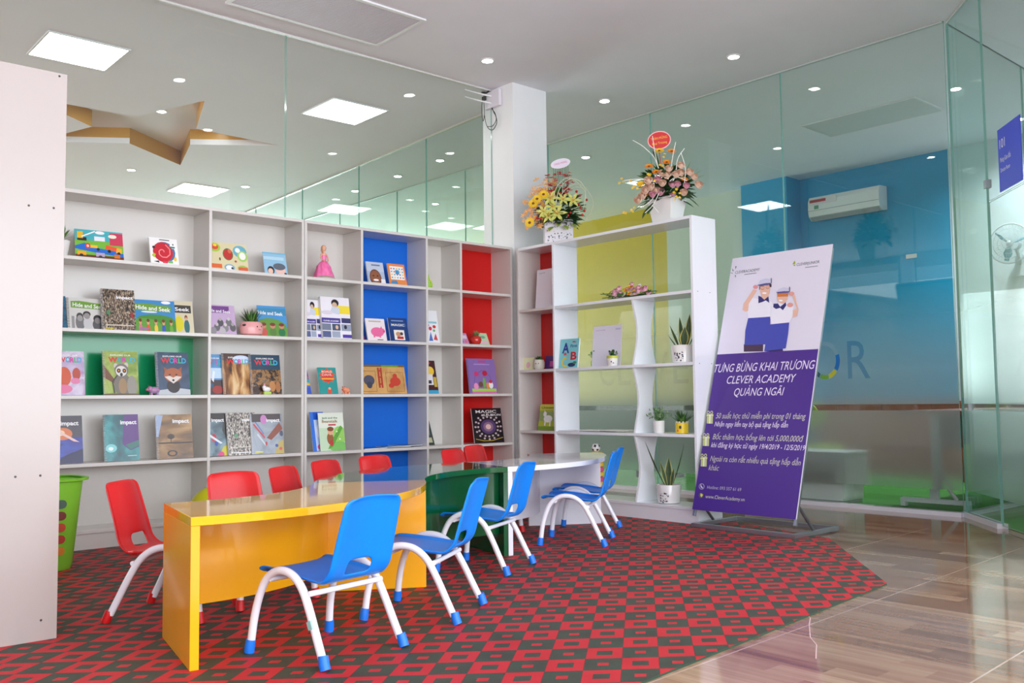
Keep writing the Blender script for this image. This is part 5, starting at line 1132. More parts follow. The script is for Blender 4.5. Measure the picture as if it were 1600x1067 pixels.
# arrangement 1, box vase
zt1 = SR_[3]+T2+.0005
pa = at_x(872, 372, 5.45)
t = thing('flower_arrangement', 'red, orange and yellow-green flower arrangement in a black and white patterned box', 'flowers', (5.452, pa.y, zt1), R(-40))
b = MB().box((-.118, -.10, 0), (.118, .10, .195), M((232, 228, 234), .5))
for i in range(64):
    x = rnd.uniform(-.11, .11); z = rnd.uniform(.008, .186); s = rnd.uniform(.003, .011); a0 = rnd.uniform(0, 6.28)
    pts = [(x+s*math.cos(a0+q)*rnd.uniform(.4, 1.3), z+s*math.sin(a0+q)*rnd.uniform(.5, 1.2)) for q in (0, 2.1, 4.2)]
    b.flat([(max(-.117, min(.117, u)), -.1006, max(.001, min(.194, v))) for u, v in pts], M((60, 56, 66), .5))
b.build('vase', t)
f = lambda px, py, s=187.0: ((px-872)/s, (372-py)/s)
b = MB()
for i in range(150):
    az = rnd.uniform(0, 6.28); el = rnd.uniform(-.25, 1.1); L = rnd.uniform(.06, .13)
    st = Vector((math.cos(az)*.10, math.sin(az)*.09, .17+rnd.uniform(0, .10))); leafm(b, st, dirv(az, el), L*(1.1 if el < .3 else .9), .045, G_DARK, .7, 4, .2, .1, .5)
for i in range(230):
    v = Vector((rnd.gauss(0, 1), rnd.gauss(0, 1), rnd.gauss(0, 1))).normalized(); r_ = rnd.uniform(.55, .92)
    st = Vector((v.x*.21*r_, v.y*.11*r_, .30+v.z*.15*r_)); leafm(b, st, (v.x, v.y, v.z*.6+.3), rnd.uniform(.05, .09), .035, G_DARK if i % 4 else G_MID, .5, 3, .2, .1, .5)
for k in range(10): a = -2.6+k*.22; leafm(b, (math.cos(a)*.1, math.sin(a)*.1, .185), dirv(a, .1), .13, .05, G_DARK, .9, 5, .2, .1, .5)
o = b.build('foliage', t, smooth=60); o['kind'] = 'stuff'
for px, py, a in ((862, 352, -2.0), (880, 350, -1.3), (890, 347, -1.0), (872, 345, -1.7)):
    x, z = f(px, py); leafm(MB(), (x, -.105, z+.03), dirv(a, -.3), .10, .055, G_LITE, .8, 6, .15, .1, .5, M((226, 222, 160), .5)).build('variegated_leaf', t, smooth=60)
for i in range(84):
    q = i/84; px = 815+rnd.uniform(0, 36)+q*6; py = 345-q*72+rnd.uniform(-6, 6); px = px+q*14 if q > .5 else px
    x, z = f(px, py); inst(F_O, 'orchid', t, (x, -.06-rnd.uniform(0, .10)*(1-abs(x)*2), z), outward(x, z, .25), rnd.uniform(1.1, 1.7))
for px, py in ((838, 305), (848, 298), (832, 312), (826, 342)): x, z = f(px, py); inst(F_GY, 'sunflower', t, (x, -.15, z), outward(x, z, .25, -1), 1.0)
for i in range(44):
    px = rnd.choice([860, 864, 862, 885, 880, 888])+rnd.uniform(-7, 7); py = rnd.uniform(262, 296); x, z = f(px, py); inst(F_RD, 'red_blossom', t, (x, -.10+rnd.uniform(-.04, .04), z), outward(x, z, .2), rnd.uniform(1.1, 1.7))
for px, py, s in ((858, 305, 1), (868, 328, 1.1), (855, 332, .9), (878, 306, .8), (893, 308, .9), (848, 325, .8), (862, 318, .8)): x, z = f(px, py); inst(F_L, 'lily', t, (x, -.15, z), outward(x, z, .25, -1), s*1.0)
b = MB()
for px, py in ((905, 298), (915, 306), (906, 318), (908, 330), (888, 304), (890, 325), (902, 312), (912, 322), (900, 292), (886, 330), (838, 333), (842, 335)):
    x, z = f(px, py); y = -.10-rnd.uniform(0, .04)
    MB().ball((0, 0, 0), .0115, REDP, 12).build('berry', t, smooth=60, loc=(x, y, z))
b = MB()
for i in range(9):
    x0 = -.03+i*.014; b.tube([(x0*.7+.01, 0, .25), (x0+.01, 0, .45+.02*(i % 3)), (x0*1.1+.0, 0, .655+.010*(i % 3))], .0022, G_DARK, 6)
b.build('horsetail_stems', t, smooth=60)
for k, (pts) in enumerate([[(866, 318), (872, 292), (886, 277), (902, 278), (912, 292), (911, 310)], [(862, 312), (868, 288), (882, 274), (894, 276), (906, 286), (913, 300), (909, 322)], [(869, 322), (876, 298), (892, 284), (908, 284), (920, 298), (925, 312), (920, 328), (913, 338)], [(872, 316), (884, 296), (898, 286), (912, 290)]]):
    c3 = catmull([(f(*q)[0], -.19+.02*k, f(*q)[1]) for q in pts], 6); MB().tube(c3, .0026, M((226, 226, 200), .4), 6).build('wire_loop', t, smooth=60)
x, z = f(877, 243)
def greeting(parent, x, y, z, rx, rz_, tilt, m1, m2, txts, tc):
    T = Matrix.Translation((x, y, z)) @ Matrix.Rotation(R(tilt), 4, 'Y')
    n = 28; e = [(rx*math.cos(2*math.pi*i/n), rz_*math.sin(2*math.pi*i/n)) for i in range(n)]
    T2_ = T @ Matrix.Rotation(R(90), 4, 'X')
    o = MB().prism(e, -.003, 0, m2, T2_).prism([(a*.93, c*.90) for a, c in e], 0, .0006, m1, T2_).build('greeting_sign', parent)
    for s, x0, z0, w, h in txts: text_mesh(s, 'greeting_text', tc, o, w, h, mt=T2_ @ Matrix.Translation((x0, z0, .0012)))
    return o
greeting(t, x, -.02, z, .085, .040, -14, M((236, 224, 240), .4), M((236, 236, 240), .4), [('CHÚC MỪNG', -.055, -.004, .11, .014)], M((200, 60, 110), .5))
# arrangement 2, square tapered vase
pa = at_x(1042, 338, 5.45)
t = thing('flower_arrangement', 'pink rose and orange gerbera arrangement with a red oval sign in a white square vase', 'flowers', (5.452, pa.y, zt1), R(-43))
Vz = .185; b = MB(); r0_, r1_ = .108, .150
T45 = Matrix.Rotation(R(4), 4, 'Z'); c4 = lambda r, z: [(r*math.cos(R(-90+90*k)), r*math.sin(R(-90+90*k)), z) for k in range(4)]
b.add(c4(r0_, 0)+c4(r1_, Vz)+c4(r1_-.008, Vz)+c4(r1_-.02, Vz-.03), [(3, 2, 1, 0)]+[(k, (k+1) % 4, 4+(k+1) % 4, 4+k) for k in range(4)]+[(4+k, 4+(k+1) % 4, 8+(k+1) % 4, 8+k) for k in range(4)]+[(8+k, 8+(k+1) % 4, 12+(k+1) % 4, 12+k) for k in range(4)]+[(12, 13, 14, 15)], CERAM, T45)
b.build('vase', t)
f = lambda px, py, s=207.0: ((px-1044)/s, (341-py)/s)
b = MB()
for i in range(130):
    az = rnd.uniform(0, 6.28); el = rnd.uniform(-.4, 1.2); L = rnd.uniform(.07, .13)
    leafm(b, (math.cos(az)*.11, math.sin(az)*.09, .16+rnd.uniform(0, .16)), dirv(az, el), L, .05, G_DARK, .6, 4, .2, .1, .5)
for i in range(230):
    v = Vector((rnd.gauss(0, 1), rnd.gauss(0, 1), rnd.gauss(0, 1))).normalized(); r_ = rnd.uniform(.5, .9)
    st = Vector((v.x*.19*r_, v.y*.10*r_, .30+v.z*.14*r_)); leafm(b, st, (v.x, v.y, v.z*.6+.3), rnd.uniform(.05, .08), .035, G_DARK if i % 4 else G_MID, .5, 3, .2, .1, .5)
for k in range(14): az = rnd.uniform(-.5, .9); leafm(b, (.09, 0, .27), dirv(az*1.0, rnd.uniform(.3, 1.2)), .22, .018, G_MID, .4, 6)
for k in range(6): leafm(b, (-.04, .03, .42), dirv(2+k*.2, 1.2), .20, .02, G_DARK, .2, 5)
for px, py, a, e_ in ((993, 318, 3.3, -.5), (1002, 322, 3.6, -.9), (1010, 318, 4.0, -.8), (1085, 310, -.2, -.6), (1075, 300, 0, -.3), (1080, 290, 0, 0)): x, z = f(px, py); leafm(b, (x*.7, -.10, z+.03), dirv(a, e_), .12, .055, G_DARK, .5, 5, .2, .1, .5)
o = b.build('foliage', t, smooth=60); o['kind'] = 'stuff'
for px, py, c in ((1003, 303, 1), (996, 310, 1), (1015, 290, 1), (1027, 278, 0), (1040, 272, 1), (1033, 285, 1), (1048, 287, 0), (1056, 286, 0), (1062, 258, 1), (1075, 268, 1), (1082, 275, 1), (1088, 288, 1), (1066, 298, 1), (1054, 272, 1), (1023, 294, 1), (1030, 297, 0), (1018, 302, 0), (1070, 288, 0), (1044, 262, 1), (1012, 280, 1), (1049, 300, 0), (1034, 268, 1), (1062, 268, 1), (1008, 294, 1)):
    x, z = f(px, py); inst(F_RC if c else F_RP, 'rose', t, (x, -.13-rnd.uniform(0, .04), z), outward(x, z, .22, -.9), rnd.uniform(1.0, 1.3))
for px, py, k in ((1007, 300, 0), (1015, 256, 0), (1031, 232, 1), (1050, 233, 0), (1042, 250, 0), (1026, 265, 0), (1068, 277, 0), (1002, 283, 1)):
    x, z = f(px, py); inst(F_G if not k else F_GY, 'gerbera', t, (x, -.11, z), (x, -.7, .8), .85)
for i in range(34):
    grp = rnd.choice([(978, 283, 14, 6), (980, 325, 10, 8), (1035, 252, 5, 12), (1055, 302, 7, 9), (1018, 278, 8, 8), (995, 287, 8, 5)])
    x, z = f(grp[0]+rnd.uniform(-1, 1)*grp[2], grp[1]+rnd.uniform(-1, 1)*grp[3]); inst(F_OY, 'orchid', t, (x, -.15-rnd.uniform(0, .03), z), outward(x, z, .2, -.8), rnd.uniform(.7, 1.1))
for pts in ([(990, 218), (1005, 228), (1022, 245), (1028, 262)], [(1020, 212), (1023, 235), (1027, 262)], [(1055, 222), (1050, 240), (1046, 262)], [(1068, 232), (1058, 248), (1054, 265)], [(1062, 238), (1068, 262), (1066, 285)], [(1000, 322), (1014, 312), (1022, 303)], [(1005, 330), (1018, 318), (1028, 300)], [(1016, 318), (1026, 330)], [(1044, 282), (1056, 276), (1070, 282)], [(975, 300-20), (1000, 278), (1022, 283)]):
    c3 = catmull([(f(*q)[0]+rnd.uniform(-.005, .005), -.17, f(*q)[1]) for q in pts], 5); MB().tube(c3, .0028, WTW, 5).build('white_twig', t, smooth=60)
MB().tube([(f(1034, 222)[0], 0, f(1034, 222)[1]), (f(1036, 250)[0], 0, f(1036, 250)[1]), (0, 0, .2)], .003, M((200, 60, 60), .5), 6).build('sign_stick', t)
x, z = f(1034, 210)
greeting(t, x, -.02, z, .088, .070, -10, M((206, 26, 24), .4), M((240, 190, 190), .4), [('THÂN MỪNG', -.062, .008, .125, .018), ('Khai Trương', -.058, -.030, .112, .018)], M((246, 190, 50), .5))
# bouquet lying on the open shelf
pa = at_x(986, 462, 5.42)
t = thing('bouquet', 'small lying bouquet of pink, yellow and orange flowers on the open shelf', 'flowers', (5.44, pa.y, ZR[2]+.0005), R(-90))
b = MB()
for s in (-1, 1):
    for k in range(7 if s < 0 else 4):
        z = .006+.008*k; L = (.31 if s < 0 else .27)*rnd.uniform(.75, 1)
        b.tube([(0, rnd.uniform(-.03, .03), .02), (s*L*.6, rnd.uniform(-.04, .04), z+.01), (s*L, rnd.uniform(-.06, .02), z+rnd.uniform(-.0, .012)+.002)], .0035, G_DARK, 5)
        for j in range(6): x = s*L*rnd.uniform(.4, 1); leafm(b, (x, rnd.uniform(-.03, .03), z+.008), dirv(rnd.uniform(0, 6.28), rnd.uniform(0, .8)), .035, .012, G_DARK, .1, 3)
o = b.build('foliage', t); o['kind'] = 'stuff'
b = MB()
for i in range(34):
    x = rnd.uniform(-.17, .17); z = .03+rnd.random()*max(.01, .10*(1-(x/.2)**2)); y = rnd.uniform(-.06, .04)
    k = rnd.choice(['p', 'p', 'y', 'g', 'w', 'o']) if abs(x) < .11 else 'p'
    src, nm, sc = {'p': (F_RP, 'rose', .85), 'y': (F_OY, 'orchid', 1.4), 'g': (F_GY, 'gerbera', .5), 'w': (F_W, 'daisy', 1), 'o': (F_G, 'gerbera', .5)}[k]
    inst(src, nm, t, (x, y-.02, z), (x, -.6, .5), sc)
for i in range(14): x = rnd.uniform(-.13, .13); leafm(b, (x, -.04, .03), dirv(rnd.uniform(-2.6, -.5), .5), .05, .02, G_MID, .3, 4)
o = b.build('small_leaves', t); o['kind'] = 'stuff'
# ------------------------------------------------------------------ leaning banner on its metal stand
BA = math.radians(17.0); BU = Vector((math.sin(BA), 0, math.cos(BA))); BP = Vector((5.20, 4.055, 0.125)); BW, BH = 0.805, 1.868
BN = Vector((-math.cos(BA), 0, math.sin(BA)))
def buv(px, py):
    d = ray(px, py); o = Vector((0, 0, H)); k = (BP-o).dot(BN)/d.dot(BN); p = o+d*k
    return (4.055-p.y, (p-BP).dot(BU))
t = thing('banner_stand', 'tall leaning purple and white grand opening banner on a grey metal floor stand', 'banner', (5.20, 4.055, 0.007), R(-90))
# local frame: x along the banner, y towards the shelf side, z up
TB = Matrix.Translation((0, 0, 0.118)) @ Matrix.Rotation(-BA, 4, 'X')       # banner plane: local x = u, local z = v, front = -y
MB().box((0, 0, 0), (BW, 0.006, BH), M((226, 222, 236), 0.35), TB).build('banner_sheet', t)
PUR = painted('banner_purple', (74, 40, 138), 0.38, 0.03)
v_p0 = buv(1115, 552.6)[1]; v_p1 = buv(1278, 547)[1]; vp_ = (v_p0+v_p1)/2
MB().box((0.0, -0.0008, 0), (BW-0.004, 0, vp_), PUR, TB).build('purple_field', t)
def bart(b, pts, c, off):
    b.flat([(u, -off, v) for u, v in [buv(*q) for q in pts]], M(c, .4), TB)
def ell(cx, cy, rx, ry, n=16, a0=0, a1=360): return [(cx+rx*math.cos(R(a0+(a1-a0)*i/(n-1 if a1-a0 < 360 else n))), cy+ry*math.sin(R(a0+(a1-a0)*i/(n-1 if a1-a0 < 360 else n)))) for i in range(n)]
def c8(L): return [(1060+x/4.104, 370+y/4.104) for x, y in L]
b = MB(); SK = (232, 186, 164); WHT = (238, 236, 246); BLU = (66, 74, 176); DBL = (44, 40, 110)
# first child in the photograph on the banner
bart(b, c8([(420, 690), (545, 688), (543, 735), (420, 737)]), (70, 44, 76), .0012)
bart(b, c8([(448, 405), (480, 392), (515, 398), (560, 400), (600, 420), (612, 470), (590, 520), (450, 524), (442, 470)]), WHT, .0014)
bart(b, c8([(448, 522), (592, 512), (588, 580), (560, 690), (424, 694), (430, 600)]), BLU, .0016)
bart(b, c8([(412, 470), (418, 430), (482, 335), (505, 345), (452, 430), (448, 476), (430, 480)]), SK, .0018)
bart(b, c8(ell(496, 322, 16, 13)), (226, 150, 150), .0020)
bart(b, c8([(530, 370), (580, 370), (575, 400), (553, 412), (532, 398)]), SK, .0020)
bart(b, c8([(514, 378), (530, 384), (552, 404), (578, 382), (584, 424), (562, 408), (540, 418), (514, 426)]), DBL, .0022)
bart(b, c8(ell(557, 338, 33, 50)), SK, .0024)
bart(b, c8([(520, 318), (598, 302), (598, 322), (520, 340)]), (60, 36, 40), .0022); bart(b, c8(ell(540, 330, 12, 10)), (226, 170, 150), .0028); bart(b, c8(ell(575, 324, 12, 10)), (226, 170, 150), .0028)
bart(b, c8(ell(553, 362, 14, 6)), (250, 250, 250), .0028)
bart(b, c8([(514, 304), (525, 280), (560, 268), (592, 272), (600, 298), (560, 302), (520, 312)]), (206, 204, 226), .0030); bart(b, c8([(505, 310), (560, 298), (600, 296), (590, 306), (530, 318)]), (90, 84, 140), .0032); bart(b, c8([(594, 266), (599, 266), (600, 296), (595, 296)]), (50, 50, 90), .0032)
# second child
bart(b, c8([(552, 735), (590, 725), (668, 712), (672, 734), (600, 737)]), (56, 40, 110), .0012)
bart(b, c8([(604, 440), (632, 424), (690, 420), (738, 440), (740, 500), (712, 552), (600, 566), (590, 520)]), WHT, .0034)
bart(b, c8([(590, 562), (712, 550), (706, 620), (690, 716), (552, 734), (566, 650)]), BLU, .0036)
bart(b, c8([(736, 470), (762, 462), (734, 380), (748, 372), (772, 470), (762, 510), (734, 518)]), SK, .0038)
bart(b, c8(ell(728, 366, 18, 14)), (226, 160, 150), .0040)
bart(b, c8(ell(718, 438, 20, 15)), (226, 160, 150), .0040)
bart(b, c8([(612, 430), (640, 428), (655, 450), (690, 420), (694, 440), (672, 472), (654, 456), (628, 464), (610, 452)]), DBL, .0040)
bart(b, c8(ell(668, 386, 33, 44)), SK, .0042)
bart(b, c8([(636, 362), (706, 362), (704, 384), (638, 386)]), (206, 120, 60), .0044); bart(b, c8(ell(658, 410, 13, 5)), (250, 250, 250), .0044)
bart(b, c8([(632, 352), (645, 336), (680, 324), (712, 332), (718, 352), (690, 354), (650, 356)]), (206, 204, 226), .0046); bart(b, c8([(630, 356), (680, 350), (720, 350), (708, 360), (640, 364)]), (90, 84, 150), .0048); bart(b, c8([(712, 322), (717, 322), (718, 352), (713, 352)]), (50, 50, 90), .0048)
for q, w_ in ((c8(ell(541, 328, 13, 11, 12)), 0), (c8(ell(574, 322, 13, 11, 12)), 0)):
    u_ = [buv(*p_) for p_ in q]
    for i_ in range(12):
        (a0_, b0_), (a1_, b1_) = u_[i_], u_[(i_+1) % 12]; b.flat([(a0_, -.0030, b0_-.0012), (a1_, -.0030, b1_-.0012), (a1_, -.0030, b1_+.0012), (a0_, -.0030, b0_+.0012)], M((40, 30, 50), .4), TB)
b.build('printed_picture', t)
def btext(s, x0, y0, x1, y1, hpx, c, off=.0016, shear=0.0, bold=0.0, name='banner_text'):
    u0, v0 = buv(x0, y0); u1, v1 = buv(x1, y1); u2, v2 = buv(x0, y0-hpx)
    T = TB @ Matrix.Translation((u0, -off, (v0+v1)/2)) @ Matrix.Rotation(R(90), 4, 'X')
    return text_mesh(s, name, M(c, .45), t, u1-u0, v2-v0, shear=shear, bold=bold, mt=T)
LW = (236, 226, 246); LY = (206, 204, 190)
btext('TƯNG BỪNG KHAI TRƯƠNG', 1115.5, 581.5, 1272.5, 576.7, 12.4, LW, shear=.2)
btext('CLEVER ACADEMY', 1135.3, 599.5, 1243, 597, 12.0, LW, shear=.2)
btext('QUẢNG NGÃI', 1146.5, 619, 1224.5, 617, 12.0, LW, shear=.2)
btext('50 suất học thử miễn phí trong 01 tháng', 1118.5, 653.5, 1258.5, 655, 8.6, LY, shear=.2)
btext('Nhận ngay liền tay bộ quà tặng hấp dẫn', 1116.5, 666, 1231, 668, 7.6, LW, shear=.2, bold=.003)
btext('Bốc thăm học bổng lên tới 5,000,000đ', 1113.5, 686.5, 1255, 690, 8.6, LY, shear=.2)
btext('khi đăng ký học từ ngày 19/4/2019 - 12/5/2019', 1111, 698.5, 1257.6, 704, 7.6, LW, shear=.2, bold=.003)
btext('Ngoài ra còn rất nhiều quà tặng hấp dẫn', 1109.5, 720.5, 1250.8, 727, 8.6, LY, shear=.2)
btext('khác', 1107, 734.4, 1123, 735.4, 8.6, LY, shear=.2)
btext('Hotline: 093 557 61 69', 1105, 763.5, 1158, 767.5, 5.0, (190, 186, 206))
btext('www.CleverAcademy.vn', 1102, 778.5, 1163.4, 783, 5.6, (206, 204, 190))
btext('CLEVERACADEMY', 1148.5, 428, 1187, 423, 4.2, (60, 56, 66), off=.0008); btext('CLEVERJUNIOR', 1244.5, 415.5, 1280.5, 411, 4.2, (60, 60, 60), off=.0008)
b = MB()
bart(b, [(1163, 428.5), (1182, 426), (1182, 427), (1163, 429.5)], (120, 116, 126), .0008); bart(b, [(1258, 417.5), (1278, 415), (1278, 416), (1258, 418.5)], (120, 116, 126), .0008)
for q in ([(1144, 419), (1146.5, 423), (1145, 424)], [(1149, 416), (1151, 416), (1149.5, 421)], [(1140, 426), (1145, 426.5), (1145, 427.5)], [(1148, 430), (1150, 430), (1149.5, 434)]): bart(b, q, (90, 90, 110), .0008)
for q in ([(1238, 413), (1242, 407), (1243, 412)], [(1239, 414), (1243, 413), (1242, 416)]): bart(b, q, (150, 170, 50), .0008)
b.build('banner_logos', t)
for gx, gy in ((1109.5, 653), (1103.5, 688), (1100, 720)):
    b = MB(); G1 = (196, 206, 130)
    bart(b, [(gx-4.6, gy-2), (gx+4.6, gy-2.4), (gx+4.2, gy+9), (gx-5, gy+8.6)], G1, .0014); bart(b, [(gx-5.4, gy-5.4), (gx+5.4, gy-5.8), (gx+5.2, gy-2.6), (gx-5.6, gy-2.4)], (214, 220, 150), .0016)
    bart(b, [(gx-1, gy-5.6), (gx+1, gy-5.7), (gx+.6, gy+8.8), (gx-1.4, gy+8.7)], (240, 240, 230), .0018)
    for s in (-1, 1): bart(b, ell(gx+s*2.6, gy-8.4, 2.2, 2.8, 10), (214, 220, 150), .0014); bart(b, ell(gx+s*2.6, gy-8.4, 1.2, 1.7, 10), (74, 40, 138), .0016)
    b.build('gift_icon', t)
b = MB(); bart(b, ell(1096.5, 760, 4.2, 4.6), (206, 204, 216), .0014); bart(b, ell(1096.5, 760, 3.6, 4.0), (74, 40, 138), .0016); bart(b, [(1094.8, 757), (1096, 757), (1096, 759), (1098.5, 762), (1097.6, 763), (1095, 761)], (220, 220, 230), .0018); b.build('phone_icon', t)
b = MB(); bart(b, ell(1095.5, 774, 3.6, 4.0), (90, 96, 90), .0014); bart(b, [(1095, 770.5), (1099, 773), (1096, 777), (1094.5, 774)], (214, 210, 90), .0018); b.build('globe_icon', t)
# frame tubes
AL = M((172, 176, 184), .28, metal=.85)
for u in (0.012, BW-0.012): MB().cbox((u, 0.017, BH/2-.03), (.02, .02, BH+.02), AL, TB).build('upright', t, bevel=.002)
for v in (0.03, BH-.02): MB().cbox((BW/2, 0.017, v), (BW-.05, .018, .018), AL, TB).build('cross_tube', t)
MB().box((0, -.016, 0), (BW, .012, .028), AL).build('floor_bar', t, bevel=.002)
MB().box((0, .478, 0), (BW, .506, .028), AL).build('floor_bar', t, bevel=.002)
for u in (0.0, BW-.028):
    MB().box((u, .0125, 0), (u+.028, .4775, .028), AL).build('side_bar', t, bevel=.002)
    MB().tube([(u+.014, .215, .03), (u+.014, .055, .19)], .010, M((130, 134, 142), .35, metal=.8), 8).build('brace', t, smooth=50)

# ------------------------------------------------------------------ sign 101 over the glass door
s0, s1_ = 0.893, 1.252
t = thing('door_sign', 'blue sign reading 101 on the glass above the door', 'sign', on_c((s0+s1_)/2, 2.19, .012), ang+R(0))
w_ = s1_-s0; BS = emis  # (not lit)
MB().box((-w_/2, .0, 0.01), (w_/2, .004, .42), M((44, 60, 214), .35)).build('sign_board', t)
# text reads on the side facing the camera; local +y faces the main room there
def stext(s, x, z, w, h): 
    T = Matrix.Translation((x, -.0006, z)) @ Matrix.Rotation(R(90), 4, 'X')
    return text_mesh(s, 'sign_text', M((240, 240, 250), .4), t, w, h, mt=T)

stext('101', -w_/2+.03, .29, .085, .060)
stext('Phòng Giám đốc', -w_/2+.03, .20, .17, .030)
stext('Director Room', -w_/2+.03, .135, .15, .026)
# ------------------------------------------------------------------ things behind the glass
# wall mounted air conditioner on the blue wall
t = thing('air_conditioner', 'white wall mounted air conditioner on the blue wall behind the glass', 'air conditioner', (10.715, 5.80, 3.12), R(-90))
prof = [(0.0, 0.0), (-0.13, -0.02), (-0.19, 0.03), (-0.205, 0.10), (-0.20, 0.22), (-0.17, 0.275), (0.0, 0.285)]
b = MB(); T = Matrix.Rotation(R(90), 4, 'Z') @ Matrix.Rotation(R(90), 4, 'X')
ACW = M((232, 236, 236), .35)
vs = [(x, y, z) for x in (-.47, .47) for y, z in prof]; n = len(prof)
b.add(vs, [tuple(range(n-1, -1, -1)), tuple(range(n, 2*n))]+[(k, (k+1) % n, n+(k+1) % n, n+k) for k in range(n)], ACW)
b.build('housing', t, bevel=.006)
MB().add([(-.455, -.137, -.0215), (.455, -.137, -.0215), (.455, -.187, .0225), (-.455, -.187, .0225)], [(0, 1, 2, 3)], M((170, 176, 178), .5)).build('louvre', t)
MB().box((-.465, -.2085, .098), (.465, -.204, .1015), M((120, 126, 130), .5)).build('seam', t)
b = MB(); b.box((-.45, -.2065, .17), (-.08, -.2035, .24), M((226, 220, 224), .4)); b.box((-.44, -.2075, .20), (-.22, -.2065, .235), M((176, 40, 56), .4)); b.build('energy_label', t)
MB().box((-.38, -.2075, .115), (-.32, -.2060, .16), M((70, 150, 120), .4)).build('green_label', t)
# wall fan seen through the door
t = thing('wall_fan', 'round white wall fan with pale blue blades seen through the glass door', 'fan', (10.70, 3.86, 2.48), R(-90))
b = MB(); W2 = M((210, 220, 228), .35)
for r in (.21, .16, .11, .06): b.tube([(r*math.cos(q*.2618), -.30-.05*(1-(r/.21)**2), r*math.sin(q*.2618)) for q in range(24)], .0035 if r < .2 else .008, W2, 6, closed=True)
for k in range(36): a = k*math.pi/18; b.tube([(q*math.cos(a+.25*(q/.21)), -.30-.055*(1-(q/.21)**2), q*math.sin(a+.25*(q/.21))) for q in (.03, .09, .15, .21)], .0016, W2, 4)
for k in range(36): a = k*math.pi/18; b.tube([(q*math.cos(a), -.30+.09*(1-(q/.21)**2), q*math.sin(a)) for q in (.03, .09, .15, .21)], .0016, W2, 4)
o = b.build('guard', t, smooth=60)
for k in range(3):
    b = MB(); a = k*2.094+.3
    leafm(b, (.02*math.cos(a), -.29, .02*math.sin(a)), (math.cos(a), 0, math.sin(a)), .165, .13, M((90, 170, 190), .3), 0, 6, .3, .5, .5, None, .35); b.build('blade', t, smooth=60)
MB().ball((0, -.305, 0), (.035, .03, .035), W2, 14).build('hub', t, smooth=60)
b = MB(); b.tube([(0, -.19, 0), (0, -.10, 0)], .05, W2, 14); b.tube([(0, -.12, -.04), (0, -.06, -.14), (0, -.012, -.20)], .018, W2, 8); b.box((-.05, -.03, -.32), (.05, 0, -.10), W2); b.build('motor_bracket', t, smooth=50)
# small plates on the blue wall
t = MB().box((0, 0, 0), (.006, .13, .05), M((216, 222, 222), .4)).build('wall_switch', loc=(10.713, 5.0, 2.50), bevel=.002); tag(t, 'small white switch plate on the blue wall below the air conditioner', 'switch')
# white low cabinet just behind the long glass
t = thing('cabinet', 'low white cabinet standing on green turf behind the frosted glass', 'cabinet', (7.08, 3.99, .0065))
MB().box((0, 0, 0.03), (.34, .95, .405), M((226, 228, 222), .4)).build('body', t, bevel=.002)
MB().box((-.01, -.01, .4055), (.35, .96, .425), M((236, 238, 234), .4)).build('top', t, bevel=.002)
MB().box((.01, .01, 0), (.33, .94, .03), M((180, 180, 176), .5)).build('plinth', t)
for k in range(2): d_ = MB().box((.02+.155*k, -.006, .05), (.165+.155*k, -.0005, .39), M((232, 234, 230), .4)).build('door', t, bevel=.001); MB().box((.07+.155*k, -.014, .33), (.115+.155*k, -.0065, .34), STEEL).build('handle', d_)
# desks with white T feet
def t_desk(label, x, y, rz, w, top_m, L=.62):
    t = thing('desk', label, 'desk', (x, y, .0065), rz)
    MB().box((-w/2, -L/2, .735), (w/2, L/2, .762), top_m).build('desktop', t, bevel=.002)
    for s in (-1, 1):
        xx = s*(w/2-.12)
        o = MB().box((xx-.025, -L/2+.03, .035), (xx+.025, L/2-.03, .070), WHITE).box((xx-.025, -L/2+.03, 0), (xx+.025, -L/2+.07, .035), WHITE).box((xx-.025, L/2-.07, 0), (xx+.025, L/2-.03, .035), WHITE)
        o.box((xx-.022, -.03, .0705), (xx+.022, .03, .7345), WHITE).build('leg', t, bevel=.003)
        MB().tube([(xx, -.17, .072), (xx, -.032, .25)], .014, WHITE, 8).build('brace', t, smooth=50)
    MB().box((-w/2+.16, -.01, .45), (w/2-.16, .01, .72), top_m).build('modesty_panel', t)
    return t
BRW = painted('brown_laminate', (158, 92, 66), .35, .06)
t_desk('brown topped desk with white T feet behind the frosted glass, near the corner', 8.10, 3.37, 0, 1.7, BRW, .60)
t_desk('white desk with T feet on the turf behind the glass door', 8.6, 2.35, 0, 1.5, M((226, 226, 222), .4), .8)
# low cupboards and a dark counter whose upper edges show through the clear band
t = thing('cupboard', 'long reddish brown cupboard seen through the clear band right of the banner', 'cupboard', (9.75, 3.35, .0065))
MB().box((0, 0, 0), (.40, 2.75, .80), BRW).build('body', t, bevel=.002); MB().box((-.01, -.01, .8005), (.41, 2.76, .825), painted('red_brown_top', (176, 104, 78), .3)).build('top', t)
for k in range(5): MB().box((-.008, .03+.54*k, .05), (-.0005, .53+.54*k, .78), painted('brown_door', (150, 84, 60), .35, .05)).build('door', t)
t = thing('counter', 'long dark counter seen through the clear band behind the open bookcase', 'counter', (9.6, 6.6, .0065))
MB().box((0, 0, 0), (.45, 6.2, .82), painted('dark_counter_paint', (86, 84, 72), .5)).build('body', t, bevel=.002); MB().box((-.02, -.02, .8205), (.47, 6.22, .85), M((70, 66, 58), .4)).build('top', t)
# lime green round stool behind the frosted glass
t = thing('stool', 'lime green round backed stool behind the frosted glass beside the banner', 'stool', (7.95, 4.78, .0065))
LIM = M((170, 200, 40), .4)
MB().lathe([(.16, .0), (.19, .01), (.20, .38), (.19, .42), (.0001, .43)], LIM, 28).build('seat', t, smooth=40)
MB().tube([(-.15, .12, .40), (-.20, .0, .62), (-.20, 0, .80)], .02, LIM, 8).build('back_post', t); MB().ball((-.19, 0, .72), (.03, .20, .13), LIM, 20).build('backrest', t, smooth=60)
